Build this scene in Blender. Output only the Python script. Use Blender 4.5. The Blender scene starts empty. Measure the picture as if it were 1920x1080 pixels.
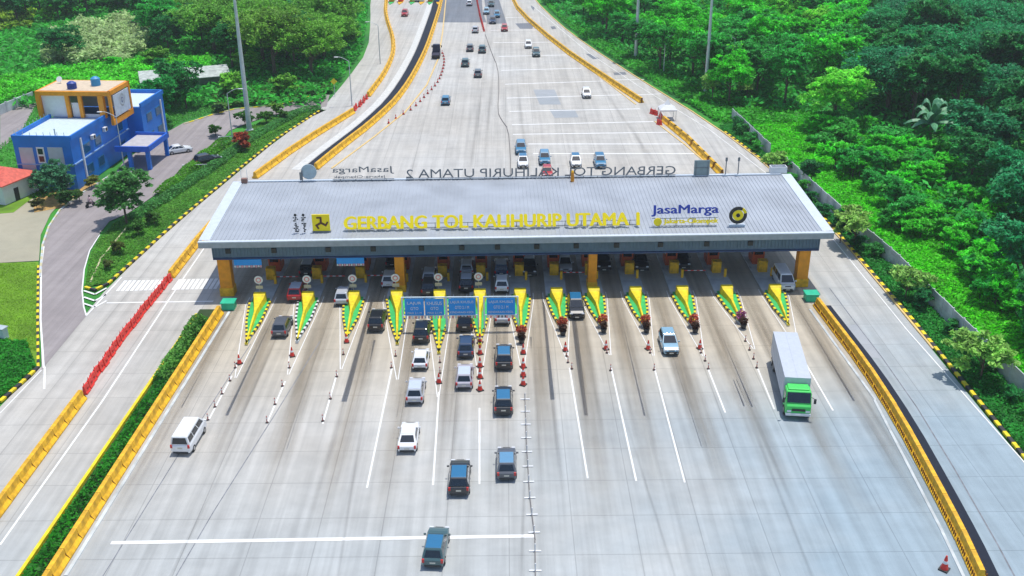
import bpy, bmesh, math, random
import numpy as np
from mathutils import Vector, Matrix, Euler
random.seed(7); rng=np.random.default_rng(7)
S=bpy.context.scene; COL=S.collection
# ------------------------------------------------------------------ camera
F=1925.; H=53.
def _ray(u,v): return Vector(((u-960)/F,-(v-540)/F,-1.))
_Y=_ray(943,-341).normalized(); _Z=-_ray(987,4760); _Z=(_Z-_Z.dot(_Y)*_Y).normalized(); _X=_Y.cross(_Z)
M3=Matrix((_X,_Y,_Z))
cam=bpy.data.cameras.new('camera'); camo=bpy.data.objects.new('camera',cam); COL.objects.link(camo)
cam.sensor_width=36; cam.lens=F/1920*36; cam.clip_start=1; cam.clip_end=6000
camo.matrix_world=Matrix.Translation((0,0,H))@M3.to_4x4(); S.camera=camo
def G(u,v,z=0.):            # measured picture point -> place on the level z
    d=M3@_ray(u,v); t=(z-H)/d.z; return Vector((d.x*t,d.y*t,z))
def proj(p):
    c=M3.transposed()@(Vector(p)-Vector((0,0,H))); return (960+F*c.x/-c.z, 540-F*c.y/-c.z)
# ------------------------------------------------------------------ materials
MATS={}
def nt(name):
    m=bpy.data.materials.new(name); m.use_nodes=True; n=m.node_tree; n.nodes.clear()
    o=n.nodes.new('ShaderNodeOutputMaterial'); p=n.nodes.new('ShaderNodeBsdfPrincipled'); n.links.new(p.outputs[0],o.inputs[0])
    return m,n,p
def mat(name,col,rough=.6,metal=0.,var=.12,scale=1.5,coat=0.,emit=0):
    if name in MATS: return MATS[name]
    m,n,p=nt(name)
    p.inputs['Roughness'].default_value=rough; p.inputs['Metallic'].default_value=metal; p.inputs['Coat Weight'].default_value=coat
    tc=n.nodes.new('ShaderNodeTexCoord'); ns=n.nodes.new('ShaderNodeTexNoise'); ns.inputs['Scale'].default_value=scale; ns.inputs['Detail'].default_value=5
    n.links.new(tc.outputs['Object'],ns.inputs['Vector'])
    mr=n.nodes.new('ShaderNodeMapRange'); mr.inputs[1].default_value=.3; mr.inputs[2].default_value=.7; mr.inputs[3].default_value=1-var; mr.inputs[4].default_value=1+var
    n.links.new(ns.outputs[0],mr.inputs[0])
    mx=n.nodes.new('ShaderNodeVectorMath'); mx.operation='SCALE'; mx.inputs[0].default_value=col; n.links.new(mr.outputs[0],mx.inputs['Scale'])
    n.links.new(mx.outputs[0],p.inputs['Base Color']); MATS[name]=m
    return m
def paint(name,rough=.3,coat=.6,var=.1):    # takes the colour of the object it is on
    m,n,p=nt(name); p.inputs['Roughness'].default_value=rough; p.inputs['Coat Weight'].default_value=coat; p.inputs['Coat Roughness'].default_value=.08
    oi=n.nodes.new('ShaderNodeObjectInfo'); tc=n.nodes.new('ShaderNodeTexCoord'); ns=n.nodes.new('ShaderNodeTexNoise'); ns.inputs['Scale'].default_value=3
    n.links.new(tc.outputs['Object'],ns.inputs['Vector'])
    mr=n.nodes.new('ShaderNodeMapRange'); mr.inputs[3].default_value=1-var; mr.inputs[4].default_value=1+var; n.links.new(ns.outputs[0],mr.inputs[0])
    mx=n.nodes.new('ShaderNodeVectorMath'); mx.operation='SCALE'; n.links.new(oi.outputs['Color'],mx.inputs[0]); n.links.new(mr.outputs[0],mx.inputs['Scale'])
    n.links.new(mx.outputs[0],p.inputs['Base Color']); MATS[name]=m; return m
def leafmat(name,lo=.45,hi=1.6):
    m,n,p=nt(name); p.inputs['Roughness'].default_value=.55; p.inputs['Specular IOR Level'].default_value=.25
    oi=n.nodes.new('ShaderNodeObjectInfo'); ge=n.nodes.new('ShaderNodeNewGeometry')
    tc=n.nodes.new('ShaderNodeTexCoord'); ns=n.nodes.new('ShaderNodeTexNoise'); ns.inputs['Scale'].default_value=.35; ns.inputs['Detail'].default_value=3
    n.links.new(tc.outputs['Object'],ns.inputs['Vector'])
    mr=n.nodes.new('ShaderNodeMapRange'); mr.inputs[3].default_value=lo; mr.inputs[4].default_value=hi; n.links.new(ge.outputs['Random Per Island'],mr.inputs[0])
    m2=n.nodes.new('ShaderNodeMapRange'); m2.inputs[1].default_value=.3; m2.inputs[2].default_value=.7; m2.inputs[3].default_value=.7; m2.inputs[4].default_value=1.3; n.links.new(ns.outputs[0],m2.inputs[0])
    mu=n.nodes.new('ShaderNodeMath'); mu.operation='MULTIPLY'; n.links.new(mr.outputs[0],mu.inputs[0]); n.links.new(m2.outputs[0],mu.inputs[1])
    mx=n.nodes.new('ShaderNodeVectorMath'); mx.operation='SCALE'; n.links.new(oi.outputs['Color'],mx.inputs[0]); n.links.new(mu.outputs[0],mx.inputs['Scale'])
    n.links.new(mx.outputs[0],p.inputs['Base Color'])
    tr=n.nodes.new('ShaderNodeBsdfTranslucent'); n.links.new(mx.outputs[0],tr.inputs[0])
    ms=n.nodes.new('ShaderNodeMixShader'); ms.inputs[0].default_value=.38
    n.links.new(p.outputs[0],ms.inputs[1]); n.links.new(tr.outputs[0],ms.inputs[2]); n.links.new(ms.outputs[0],n.nodes['Material Output'].inputs[0])
    MATS[name]=m; return m
def concrete(name,c1,c2,streak=True,joints=(5.2,5.0),jd=.82):
    m,n,p=nt(name); p.inputs['Roughness'].default_value=.75
    L=n.links.new; N=n.nodes.new
    tc=N('ShaderNodeTexCoord')
    def noise(sx,sy,sc,det=6):
        mp=N('ShaderNodeMapping'); mp.inputs['Scale'].default_value=(sx,sy,1); L(tc.outputs['Object'],mp.inputs[0])
        k=N('ShaderNodeTexNoise'); k.inputs['Scale'].default_value=sc; k.inputs['Detail'].default_value=det; k.inputs['Roughness'].default_value=.6; L(mp.outputs[0],k.inputs['Vector']); return k.outputs[0]
    def rmp(src,a,b,c,d):
        r=N('ShaderNodeMapRange'); 
        for i,v in enumerate((a,b,c,d)): r.inputs[i+1].default_value=v
        L(src,r.inputs[0]); return r.outputs[0]
    def mul(a,b):
        k=N('ShaderNodeMath'); k.operation='MULTIPLY'; L(a,k.inputs[0]); L(b,k.inputs[1]); return k.outputs[0]
    mix=N('ShaderNodeMix'); mix.data_type='RGBA'; mix.inputs[6].default_value=(*c1,1); mix.inputs[7].default_value=(*c2,1)
    L(rmp(noise(1,1,.035,4),.38,.62,0,1),mix.inputs[0])
    if name=='concrete_pavement':
        sp=N('ShaderNodeSeparateXYZ'); L(tc.outputs['Object'],sp.inputs[0])
        nz=noise(1,1,.05,4)
        def add(a,b,op='ADD'):
            k=N('ShaderNodeMath'); k.operation=op
            for i_,q in enumerate((a,b)):
                if isinstance(q,(int,float)): k.inputs[i_].default_value=q
                else: L(q,k.inputs[i_])
            return k.outputs[0]
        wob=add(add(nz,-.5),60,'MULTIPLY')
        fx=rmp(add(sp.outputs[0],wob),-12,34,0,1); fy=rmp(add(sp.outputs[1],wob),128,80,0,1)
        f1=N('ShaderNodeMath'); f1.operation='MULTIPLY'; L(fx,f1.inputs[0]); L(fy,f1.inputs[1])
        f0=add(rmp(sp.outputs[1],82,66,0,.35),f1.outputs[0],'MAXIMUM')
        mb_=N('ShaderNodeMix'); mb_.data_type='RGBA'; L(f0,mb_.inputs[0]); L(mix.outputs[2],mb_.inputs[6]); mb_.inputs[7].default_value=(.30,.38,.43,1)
        gt=mul(rmp(sp.outputs[1],84,100,0,1),rmp(sp.outputs[1],150,125,0,1)); lx=mul(rmp(sp.outputs[0],-36.5,-35,0,1),rmp(sp.outputs[0],39,37,0,1)); gt=mul(gt,lx)
        mc_=N('ShaderNodeMix'); mc_.data_type='RGBA'; L(gt,mc_.inputs[0]); L(mb_.outputs[2],mc_.inputs[6]); mc_.inputs[7].default_value=(.52,.46,.36,1)
        mix=mc_
    v=rmp(noise(1,1,.5,8),.3,.7,.93,1.06)
    v=mul(v,rmp(noise(1,1,.09,5),.3,.7,.93,1.05))
    if streak:
        v=mul(v,rmp(noise(1,.025,1.1,4),.3,.62,.80,1.04))
        v=mul(v,rmp(noise(.35,1,.45,4),.25,.6,.93,1.02))
    br=N('ShaderNodeTexBrick'); br.offset=0; br.inputs['Scale'].default_value=1; br.inputs['Brick Width'].default_value=joints[0]; br.inputs['Row Height'].default_value=joints[1]
    br.inputs['Mortar Size'].default_value=.045; br.inputs['Color1'].default_value=(1,1,1,1); br.inputs['Color2'].default_value=(.965,.965,.965,1); br.inputs['Mortar'].default_value=(jd,jd,jd,1)
    L(tc.outputs['Object'],br.inputs['Vector']); v=mul(v,br.outputs[0])
    mx=N('ShaderNodeVectorMath'); mx.operation='SCALE'; L(mix.outputs[2],mx.inputs[0]); L(v,mx.inputs['Scale']); L(mx.outputs[0],p.inputs['Base Color'])
    MATS[name]=m; return m
def terrain_mat():
    m,n,p=nt('terrain'); p.inputs['Roughness'].default_value=.9
    L=n.links.new; N=n.nodes.new; tc=N('ShaderNodeTexCoord')
    ns=N('ShaderNodeTexNoise'); ns.inputs['Scale'].default_value=.06; ns.inputs['Detail'].default_value=8; L(tc.outputs['Object'],ns.inputs['Vector'])
    cr=N('ShaderNodeValToRGB'); e=cr.color_ramp.elements; e[0].position=.32; e[0].color=(.012,.13,.02,1); e[1].position=.68; e[1].color=(.05,.30,.02,1)
    L(ns.outputs[0],cr.inputs[0]); L(cr.outputs[0],p.inputs['Base Color']); return m
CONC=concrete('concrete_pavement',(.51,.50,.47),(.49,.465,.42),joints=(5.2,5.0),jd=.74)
CONC2=concrete('ramp_concrete',(.56,.55,.52),(.52,.52,.51),joints=(4.5,6.0),jd=.9)
PADC=concrete('worn_concrete_pad',(.36,.34,.25),(.42,.38,.27),streak=False,jd=.95)
ASPH=concrete('asphalt',(.29,.255,.25),(.33,.295,.29),streak=True,joints=(200,200))
DKAS=concrete('dark_asphalt',(.17,.19,.22),(.20,.21,.23),streak=True,joints=(200,200))
BARK=mat('bark',(.12,.09,.06),.9,var=.3,scale=4)
WHITEP=mat('road_paint_white',(.78,.78,.76),.6,var=.1,scale=.8)
YEL=mat('yellow_paint',(.78,.43,.012),.6,var=.34,scale=1.6)
YEL2=mat('bright_yellow_paint',(.80,.62,.01),.6,var=.22,scale=1.6)
GRNP=mat('green_paint',(.04,.46,.12),.6,var=.2,scale=1.2)
BLK=mat('black_paint',(.03,.03,.03),.6)
ORG=mat('orange_paint',(.80,.30,.008),.5,var=.12)
RED=mat('red_plastic',(.75,.035,.02),.45,var=.15)
GLASS=mat('dark_glass',(.012,.02,.03),.06,var=.05,coat=.5)
TYRE=mat('tyre_rubber',(.02,.02,.02),.8)
RIM=mat('rim_metal',(.45,.46,.48),.35,.8)
LAMPW=mat('headlight_lens',(.75,.77,.8),.15,var=.03,coat=.5)
LAMPR=mat('taillight_lens',(.55,.01,.01),.25,var=.03,coat=.5)
PLATE=mat('number_plate',(.6,.58,.5),.5)
DARK=mat('dark_trim',(.03,.032,.035),.6)
STEEL=mat('galvanised_steel',(.52,.58,.60),.45,.3)
ROOFM=mat('roof_sheet_metal',(.38,.41,.45),.5,.15,var=.14,scale=.22)
ROOFL=mat('white_flashing',(.60,.66,.72),.5,.1,var=.06)
FASC=mat('blue_grey_cladding',(.11,.18,.26),.5,.2)
FASC2=mat('dark_blue_edge',(.02,.05,.14),.5)
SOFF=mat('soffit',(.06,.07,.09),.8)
WHITE=mat('white_plaster',(.72,.73,.74),.6,var=.06)
BLUE=mat('royal_blue_paint',(.003,.17,.62),.5,var=.15,scale=.4)
SIGNB=mat('sign_blue',(.01,.30,.80),.4,var=.06)
PALEB=mat('pale_blue_floor',(.55,.66,.70),.7,var=.08)
GREYP=mat('grey_panel',(.46,.49,.55),.6,var=.06)
PAINT=paint('car_paint'); PLASTIC=paint('painted_surface',.5,.0,.12)
LEAF=leafmat('leaves'); LEAF2=leafmat('ground_leaves',.5,1.5)
WALLC=mat('precast_concrete',(.50,.54,.55),.85,var=.25,scale=.6)
TERR=terrain_mat()
# ------------------------------------------------------------------ mesh helpers
class MB:
    def __init__(s): s.v=[]; s.f=[]; s.m=[]
    def face(s,pts,m=0):
        i=len(s.v); s.v+= [tuple(p) for p in pts]; s.f.append(tuple(range(i,i+len(pts)))); s.m.append(m)
    def box(s,c,d,m=0,rot=0.,taper=1.):
        x,y,z=d[0]/2,d[1]/2,d[2]/2; cr,sr=math.cos(rot),math.sin(rot); i=len(s.v)
        for sz,t in((-1,1.),(1,taper)):
            for sx,sy in((-1,-1),(1,-1),(1,1),(-1,1)):
                a,b=sx*x*t,sy*y*t; s.v.append((c[0]+a*cr-b*sr,c[1]+a*sr+b*cr,c[2]+sz*z))
        for f in((0,3,2,1),(4,5,6,7),(0,1,5,4),(1,2,6,5),(2,3,7,6),(3,0,4,7)): s.f.append(tuple(i+k for k in f)); s.m.append(m)
    def prism(s,poly,z0,z1,m=0,mt=None):   # poly list of (x,y) ccw
        i=len(s.v); n=len(poly)
        s.v+=[(p[0],p[1],z0) for p in poly]+[(p[0],p[1],z1) for p in poly]
        s.f.append(tuple(range(i+n-1,i-1,-1))); s.m.append(m); s.f.append(tuple(range(i+n,i+2*n))); s.m.append(m if mt is None else mt)
        for k in range(n): s.f.append((i+k,i+(k+1)%n,i+n+(k+1)%n,i+n+k)); s.m.append(m)
    def tube(s,a,b,r0,r1=None,n=8,m=0,cap=True):
        r1=r0 if r1 is None else r1; a=Vector(a); b=Vector(b); d=(b-a).normalized()
        u=d.orthogonal().normalized(); w=d.cross(u); i=len(s.v)
        for P_,r in((a,r0),(b,r1)):
            for k in range(n):
                t=2*math.pi*k/n; q=P_+u*math.cos(t)*r+w*math.sin(t)*r; s.v.append(tuple(q))
        for k in range(n): s.f.append((i+k,i+(k+1)%n,i+n+(k+1)%n,i+n+k)); s.m.append(m)
        if cap: s.f.append(tuple(range(i+n-1,i-1,-1))); s.m.append(m); s.f.append(tuple(range(i+n,i+2*n))); s.m.append(m)
    def loft(s,secs,m=0,closed=False,cap=True):
        i=len(s.v); n=len(secs[0])
        for q in secs: s.v+=[tuple(p) for p in q]
        for a in range(len(secs)-1):
            for k in range(n if closed else n-1):
                k2=(k+1)%n; s.f.append((i+a*n+k,i+a*n+k2,i+(a+1)*n+k2,i+(a+1)*n+k)); s.m.append(m)
        if cap:
            s.f.append(tuple(range(i+n-1,i-1,-1))); s.m.append(m); j=i+(len(secs)-1)*n; s.f.append(tuple(range(j,j+n))); s.m.append(m)
    def build(s,name,mats,parent=None,smooth=False,bevel=0,subsurf=0,fix=True):
        me=bpy.data.meshes.new(name); me.from_pydata(s.v,[],s.f)
        if not isinstance(mats,(list,tuple)): mats=[mats]
        for k in mats: me.materials.append(k)
        me.polygons.foreach_set('material_index',s.m)
        if fix:
            bm=bmesh.new(); bm.from_mesh(me); bmesh.ops.recalc_face_normals(bm,faces=bm.faces); bm.to_mesh(me); bm.free()
        if smooth: me.polygons.foreach_set('use_smooth',[True]*len(me.polygons))
        o=bpy.data.objects.new(name,me); COL.objects.link(o)
        if parent is not None: o.parent=parent
        if bevel:
            b=o.modifiers.new('bevel','BEVEL'); b.width=bevel; b.segments=2 if bevel<.08 else 3; b.limit_method='ANGLE'
        if subsurf:
            b=o.modifiers.new('sub','SUBSURF'); b.levels=subsurf; b.render_levels=subsurf
        return o
def tag(o,label=None,cat=None,group=None,kind=None):
    if label: o['label']=label
    if cat: o['category']=cat
    if group: o['group']=group
    if kind: o['kind']=kind
    return o
def empty(name,label,cat,group=None,loc=(0,0,0),rz=0):
    o=bpy.data.objects.new(name,None); COL.objects.link(o); o.location=loc; o.rotation_euler=(0,0,rz); o.empty_display_size=.3
    return tag(o,label,cat,group)
def copy_tree(o,parent=None):
    c=o.copy(); COL.objects.link(c); c.parent=parent
    for ch in list(o.children): copy_tree(ch,c)
    return c
def struct(mb,name,mats,**k): return tag(mb.build(name,mats,**k),kind='structure')
def poly_sheet(pix,z,name,m):
    mb=MB(); mb.face([(*G(u,v).xy,z) for u,v in pix]); return struct(mb,name,m)
def resample(pts,step):
    out=[];  acc=0; pts=[Vector((p[0],p[1],0)) for p in pts]
    seg=[(pts[i],pts[i+1]) for i in range(len(pts)-1)]; tot=sum((b-a).length for a,b in seg)
    n=max(1,round(tot/step)); step=tot/n; k=0; pos=0
    L=[0]; 
    for a,b in seg: L.append(L[-1]+(b-a).length)
    def at(s):
        s=min(max(s,0),tot)
        for i,(a,b) in enumerate(seg):
            if s<=L[i+1]+1e-6: return a+(b-a)*((s-L[i])/max(1e-6,(b-a).length)), (b-a).normalized()
        return seg[-1][1],(seg[-1][1]-seg[-1][0]).normalized()
    return [at((i+.5)*step) for i in range(n)],step
def smooth(pts,it=2):
    for _ in range(it):
        q=[pts[0]]
        for a,b in zip(pts,pts[1:]): q+= [a*.75+b*.25,a*.25+b*.75]
        q.append(pts[-1]); pts=q
    return pts
def GP(*px): return [G(u,v) for u,v in px]
def text_mesh(txt,w,h,ext,name,mt,parent,loc,flip=False,bold=.0,rotx=math.pi/2,tilt=0):
    c=bpy.data.curves.new('t','FONT'); c.body=txt; c.extrude=ext; c.size=1; c.resolution_u=3
    o=bpy.data.objects.new('t',c); COL.objects.link(o); bpy.context.view_layer.update()
    me=bpy.data.meshes.new_from_object(o.evaluated_get(bpy.context.evaluated_depsgraph_get()))
    bpy.data.objects.remove(o); me.name=name; me.materials.clear(); me.materials.append(mt)
    co=np.empty(len(me.vertices)*3); me.vertices.foreach_get('co',co); co=co.reshape(-1,3)
    mn=co.min(0); mxx=co.max(0); co[:,0]=(co[:,0]-(mn[0]+mxx[0])/2)*w/(mxx[0]-mn[0]); co[:,1]=(co[:,1]-mn[1])*h/(mxx[1]-mn[1])
    if bold:
        nv=len(co); fs=[tuple(p.vertices) for p in me.polygons]; cs=[]; ff=[]
        for kk,(ox,oy,oz) in enumerate([(0,0,0),(bold,.004,.004),(-bold,.008,.008),(0,bold*.7,-.004)]):
            cs.append(co+np.array([ox,oy,oz])); ff+=[tuple(i_+kk*nv for i_ in f_) for f_ in fs]
        co=np.concatenate(cs); me2=bpy.data.meshes.new(name); me2.from_pydata(co.tolist(),[],ff); me2.materials.append(mt); me=me2
    if flip: co[:,0]*=-1; co[:,2]*=-1
    q=co.copy(); 
    if rotx: q[:,1]=-co[:,2]; q[:,2]=co[:,1]
    me.vertices.foreach_set('co',q.ravel()); me.update()
    o=bpy.data.objects.new(name,me); COL.objects.link(o); o.parent=parent; o.location=loc; o.rotation_euler=(tilt,0,0); return o
# ------------------------------------------------------------------ world, sun
SUN=Vector((.15,.15,1)).normalized()
w=bpy.data.worlds.new('World'); S.world=w; w.use_nodes=True; n=w.node_tree; bg=n.nodes['Background']
sk=n.nodes.new('ShaderNodeTexSky'); sk.sky_type='NISHITA'; sk.sun_disc=False; sk.sun_elevation=math.asin(SUN.z); sk.sun_rotation=math.atan2(SUN.x,SUN.y)
n.links.new(sk.outputs[0],bg.inputs[0]); bg.inputs[1].default_value=.15
sl=bpy.data.lights.new('sun','SUN'); sl.energy=3.35; sl.angle=math.radians(.6); sl.color=(1,.965,.90); so=bpy.data.objects.new('sun',sl); COL.objects.link(so)
so.rotation_euler=SUN.to_track_quat('Z','Y').to_euler()
S.view_settings.view_transform='Standard'; S.view_settings.look='None'; S.view_settings.exposure=.14; S.view_settings.gamma=1
# ------------------------------------------------------------------ ground
mb=MB(); mb.face([(-3500,-600,-.12),(3500,-600,-.12),(3500,5500,-.12),(-3500,5500,-.12)]); struct(mb,'ground',TERR)
LE=smooth([Vector((-60,40,0)),Vector((-52,60,0))]+GP((0,760),(78,690),(160,590),(205,535),(330,420),(450,320),(520,262),(600,208),(650,150),(690,95),(695,40),(694,0))+[Vector((-50,420,0)),Vector((-55,520,0))],1)
RE=smooth([Vector((46.4,30,0)),Vector((46.4,77,0)),Vector((46.3,106,0)),Vector((45.9,134.7,0)),Vector((44,161.3,0)),Vector((38.8,190.7,0)),Vector((29.9,226,0)),Vector((20.9,264.6,0)),Vector((15.2,294.8,0)),Vector((9.5,337,0)),Vector((2,420,0)),Vector((-4,520,0))],1)
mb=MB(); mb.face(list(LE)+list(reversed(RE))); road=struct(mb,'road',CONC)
# asphalt surfaces
poly_sheet([(800,42),(838,-40),(900,-40),(905,20),(912,42)],.004,'asphalt_carriageway',DKAS)
poly_sheet([(914,45),(903,-40),(930,-40),(936,0),(950,44)],.004,'asphalt_carriageway',DKAS)
acc=[(78,694),(76,600),(77,520),(80,460),(92,425),(112,395),(150,365),(190,340),(215,325),(235,300),(300,255),(345,230),(440,205),(500,200),(560,190),(600,176),(618,178),(612,200),(560,206),(500,218),(462,232),(430,245),(410,270),(372,310),(330,335),(296,362),(240,400),(205,415),(185,440),(168,470),(157,510),(154,545),(156,575),(162,592)]
poly_sheet(acc,.010,'access_road',ASPH)
poly_sheet([(0,205),(70,192),(40,245),(0,280)],-.05,'parking_lot',ASPH)
poly_sheet([(-60,410),(0,400),(60,372),(120,372),(95,400),(76,440),(73,488),(0,492),(-60,495)],-.05,'concrete_pad',PADC)
poly_sheet([(1700,-12),(1560,-12),(1568,4),(1640,14),(1700,8)],.1,'dirt_clearing',mat('pale_soil',(.5,.45,.38),.9))
GRASSM=mat('grass_turf',(.13,.27,.010),.9,var=.35,scale=.25)
def leafsheet(name,pix,z,m): return poly_sheet(pix,z,name,m)
leafsheet('grass_verge',[(-60,495),(72,490),(72,600),(74,686),(40,716),(0,752),(-40,785)],-.04,GRASSM)
MEDG=[(160,538),(168,480),(186,448),(215,418),(300,368),(372,318),(432,262),(500,222),(612,206),(598,206),(520,258),(448,318),(330,416),(203,531)]
leafsheet('grass_median',MEDG,.03,mat('median_turf',(.07,.20,.010),.9,var=.4,scale=.3))
leafsheet('grass_lawn',[(0,400),(-20,385),(40,345),(75,360),(25,398)],-.02,GRASSM)
poly_sheet([(62,375),(100,350),(205,340),(190,350),(130,372),(118,388),(64,398)],-.03,'garden_soil',mat('ochre_soil',(.45,.28,.09),.9,var=.3))
# ------------------------------------------------------------------ markings
mk=MB()
def line(a,b,wd,z=.018,m=0):
    a=Vector((a[0],a[1],0)); b=Vector((b[0],b[1],0)); d=(b-a).normalized(); n_=Vector((-d.y,d.x,0))*wd/2
    mk.face([(*(a-n_).xy,z),(*(b-n_).xy,z),(*(b+n_).xy,z),(*(a+n_).xy,z)],m)
def pline(px,wd,z=.018):
    p=GP(*px)
    for a,b in zip(p,p[1:]): line(a,b,wd,z)
for ends in [((435,705),(390,790)),((535,715),(500,795)),((632,700),(605,795)),((735,690),(688,915)),((823,735),(812,910)),((899,765),(899,908)),((1068,690),(1102,897)),((1146,690),(1193,902)),((1227,690),(1284,905)),((1327,690),(1360,774)),((1421,692),(1452,768)),((1507,675),(1562,770))]:
    pline(ends,.17)
pline([(208,1018),(1003,1005)],.42)
pline([(0,1022),(190,755),(318,560),(400,440)],.2,.019)
pline([(200,568),(400,565)],.3); pline([(82,690),(76,600),(77,500),(82,462)],.22,.022); pline([(84,688),(83,730)],.2,.024)
pline([(78,694),(0,775)],.12)
pline([(162,592),(157,575),(154,545),(158,505),(168,470),(187,440)],.16,.022)
for yy in (548,560,572): pline([(157,yy-3),(178,yy+4),(200,yy-8)],.28,.026)
pline([(162,592),(205,545),(228,520)],.2,.026)
cw=[G(222+ i*8.6,538 -i*.1) for i in range(23)]
for i in range(22):
    a=G(220+i*8.7,546-i*.2); 
    if 300<220+i*8.7<322: continue
    line(a,(a.x,a.y+3.2),.42,.02)
# rumble lines beyond the gate
for (x0,y0,x1,y1) in [(948,33,1000,32),(920,57,1010,56),(925,80,1035,79),(935,106,1062,103),(940,132,1090,128),(947,158,1130,152),(950,184,1165,178),(955,209,1200,204),(960,234,1225,228),(962,252,1252,248),(990,270,1285,270),(1000,288,1305,288)]:
    pline([(x0,y0),(x1,y1)],.45,.014)
pline([(1150,150),(1208,149)],.4,.014); pline([(1195,178),(1240,176)],.4,.014)
pline([(1925,872),(1700,618),(1565,452),(1450,335),(1330,243),(1200,163),(1105,100),(1000,12)],.14,.02)
for (u,t) in zip([490,580,665,745,825,900,975,1043,1112,1190,1277,1360,1450],[(462,648),(557,644),(650,638),(745,648),(823,665),(900,650),(978,640),(1055,625),(1131,620),(1211,620),(1302,620),(1392,612),(1478,612)]):
    A=G(u,564-(u-490)*.016); T=G(*t); e_=T+(T-A)*.62
    for sd in(-1,1):
        line((A.x+sd*1.62,A.y+1),(A.x+sd*1.62,A.y-1.2),.09,.016); line((A.x+sd*1.62,A.y-1.2),(e_.x+sd*.08,e_.y),.09,.016)
struct(mk,'road_markings',WHITEP)
def stain_mat(name,col,amt):
    m,n,p=nt(name); p.inputs['Base Color'].default_value=(*col,1); p.inputs['Roughness'].default_value=.85; L=n.links.new; N=n.nodes.new
    uv=N('ShaderNodeUVMap'); sp=N('ShaderNodeSeparateXYZ'); L(uv.outputs[0],sp.inputs[0])
    def M(op,a,b=None):
        k=N('ShaderNodeMath'); k.operation=op; k.use_clamp=(op=='MULTIPLY')
        for i_,q in enumerate((a,b)):
            if q is None: continue
            if isinstance(q,(int,float)): k.inputs[i_].default_value=q
            else: L(q,k.inputs[i_])
        return k.outputs[0]
    ex=M('SUBTRACT',1.,M('POWER',M('ABSOLUTE',M('SUBTRACT',M('MULTIPLY',sp.outputs[0],1.),.5)),1.)) ; ex=M('MULTIPLY',M('SUBTRACT',ex,.5),2.)
    ey=M('MULTIPLY',M('MULTIPLY',sp.outputs[1],5.),1.); ey2=M('MULTIPLY',M('SUBTRACT',1.,sp.outputs[1]),1.6)
    tc=N('ShaderNodeTexCoord'); mp=N('ShaderNodeMapping'); mp.inputs['Scale'].default_value=(1.3,.06,1); L(tc.outputs['Object'],mp.inputs[0]); ns=N('ShaderNodeTexNoise'); ns.inputs['Scale'].default_value=1.; ns.inputs['Detail'].default_value=6; L(mp.outputs[0],ns.inputs['Vector'])
    f=M('MULTIPLY',M('MULTIPLY',ex,ey),M('MULTIPLY',ey2,M('MULTIPLY',ns.outputs[0],amt)))
    tr=N('ShaderNodeBsdfTransparent'); ms=N('ShaderNodeMixShader'); L(f,ms.inputs[0]); L(tr.outputs[0],ms.inputs[1]); L(p.outputs[0],ms.inputs[2]); L(ms.outputs[0],n.nodes['Material Output'].inputs[0]); return m
def stains(name,m,items,z):
    V=[];Fc=[];UV=[]
    for (x0,y0,x1,y1,wd) in items:
        i=len(V); V+=[(x0-wd/2,y0,z),(x0+wd/2,y0,z),(x1+wd/2,y1,z),(x1-wd/2,y1,z)]; Fc.append((i,i+1,i+2,i+3)); UV+=[(0,0),(1,0),(1,1),(0,1)]; z+=.0004
    me=bpy.data.meshes.new(name); me.from_pydata(V,[],Fc); ul=me.uv_layers.new(name='UVMap'); ul.data.foreach_set('uv',np.array(UV,dtype=np.float32).ravel()); me.materials.append(m); o=bpy.data.objects.new(name,me); COL.objects.link(o); tag(o,kind='structure')
xs=[G(u,560).x for u in (405,490,580,665,745,825,900,975,1043,1112,1190,1277,1360,1450,1535)]; rs=random.Random(3)
wide=[];nar=[]
for a_,b_ in zip(xs,xs[1:]):
    c_=(a_+b_)/2; e=c_*1.0
    wide.append((e+rs.uniform(-.6,.6),rs.uniform(60,78),c_,140,3.0)); wide.append((e+rs.uniform(-.6,.6),rs.uniform(80,90),c_,138,2.6))
    nar.append((e+rs.uniform(-.8,.8),rs.uniform(62,84),c_+rs.uniform(-.2,.2),139,.55)); 
    for q in(-.78,.78): nar.append((e+q+rs.uniform(-.4,.4),rs.uniform(66,88),c_+q,139,.7))
for q in range(5): x_=rs.uniform(-34,35); nar.append((x_+rs.uniform(-3,3),rs.uniform(50,60),x_,rs.uniform(90,105),rs.uniform(.3,.7)))
for q in range(4): x_=rs.uniform(-14,30); nar.append((x_*.9,rs.uniform(140,160),x_*.5,rs.uniform(220,300),rs.uniform(.4,1.2)))
stains('lane_stains',stain_mat('brown_lane_stain',(.30,.24,.16),.5),wide,.0042)
stains('tyre_marks',stain_mat('dark_tyre_stain',(.09,.08,.07),.27),nar,.021)
# dark patches
pt=MB()
for q in [[(966,44),(1002,43),(998,54),(975,54)],[(1098,101),(1106,101),(1124,110),(1112,111)],[(1150,136),(1172,135),(1175,140),(1152,141)],[(1032,50),(1040,49),(1043,54),(1035,55)],[(995,10),(1003,14),(1000,20),(996,14)]]:
    pt.face([(*G(u,v).xy,.012) for u,v in q])
struct(pt,'road_patch',DKAS)
pt=MB(); pt.face([(*G(u,v).xy,.008) for u,v in [(1578,612),(1605,608),(1654,672),(1628,671)]])  # greyer quads laid over the ramp and far pavement
pt.face([(*G(u,v).xy,.008) for u,v in [(1030,205),(1078,206),(1085,220),(1040,221)]]); pt.face([(*G(u,v).xy,.008) for u,v in [(1000,168),(1040,168),(1052,196),(1012,196)]])
struct(pt,'road_patch',concrete('grey_patch_concrete',(.30,.33,.35),(.36,.38,.4),streak=False,joints=(50,50)))
mk=MB()
pline([(1555,540),(1600,600),(1655,672),(1720,765),(1790,880),(1870,1020),(1910,1095)],.13,.011); 
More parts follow.
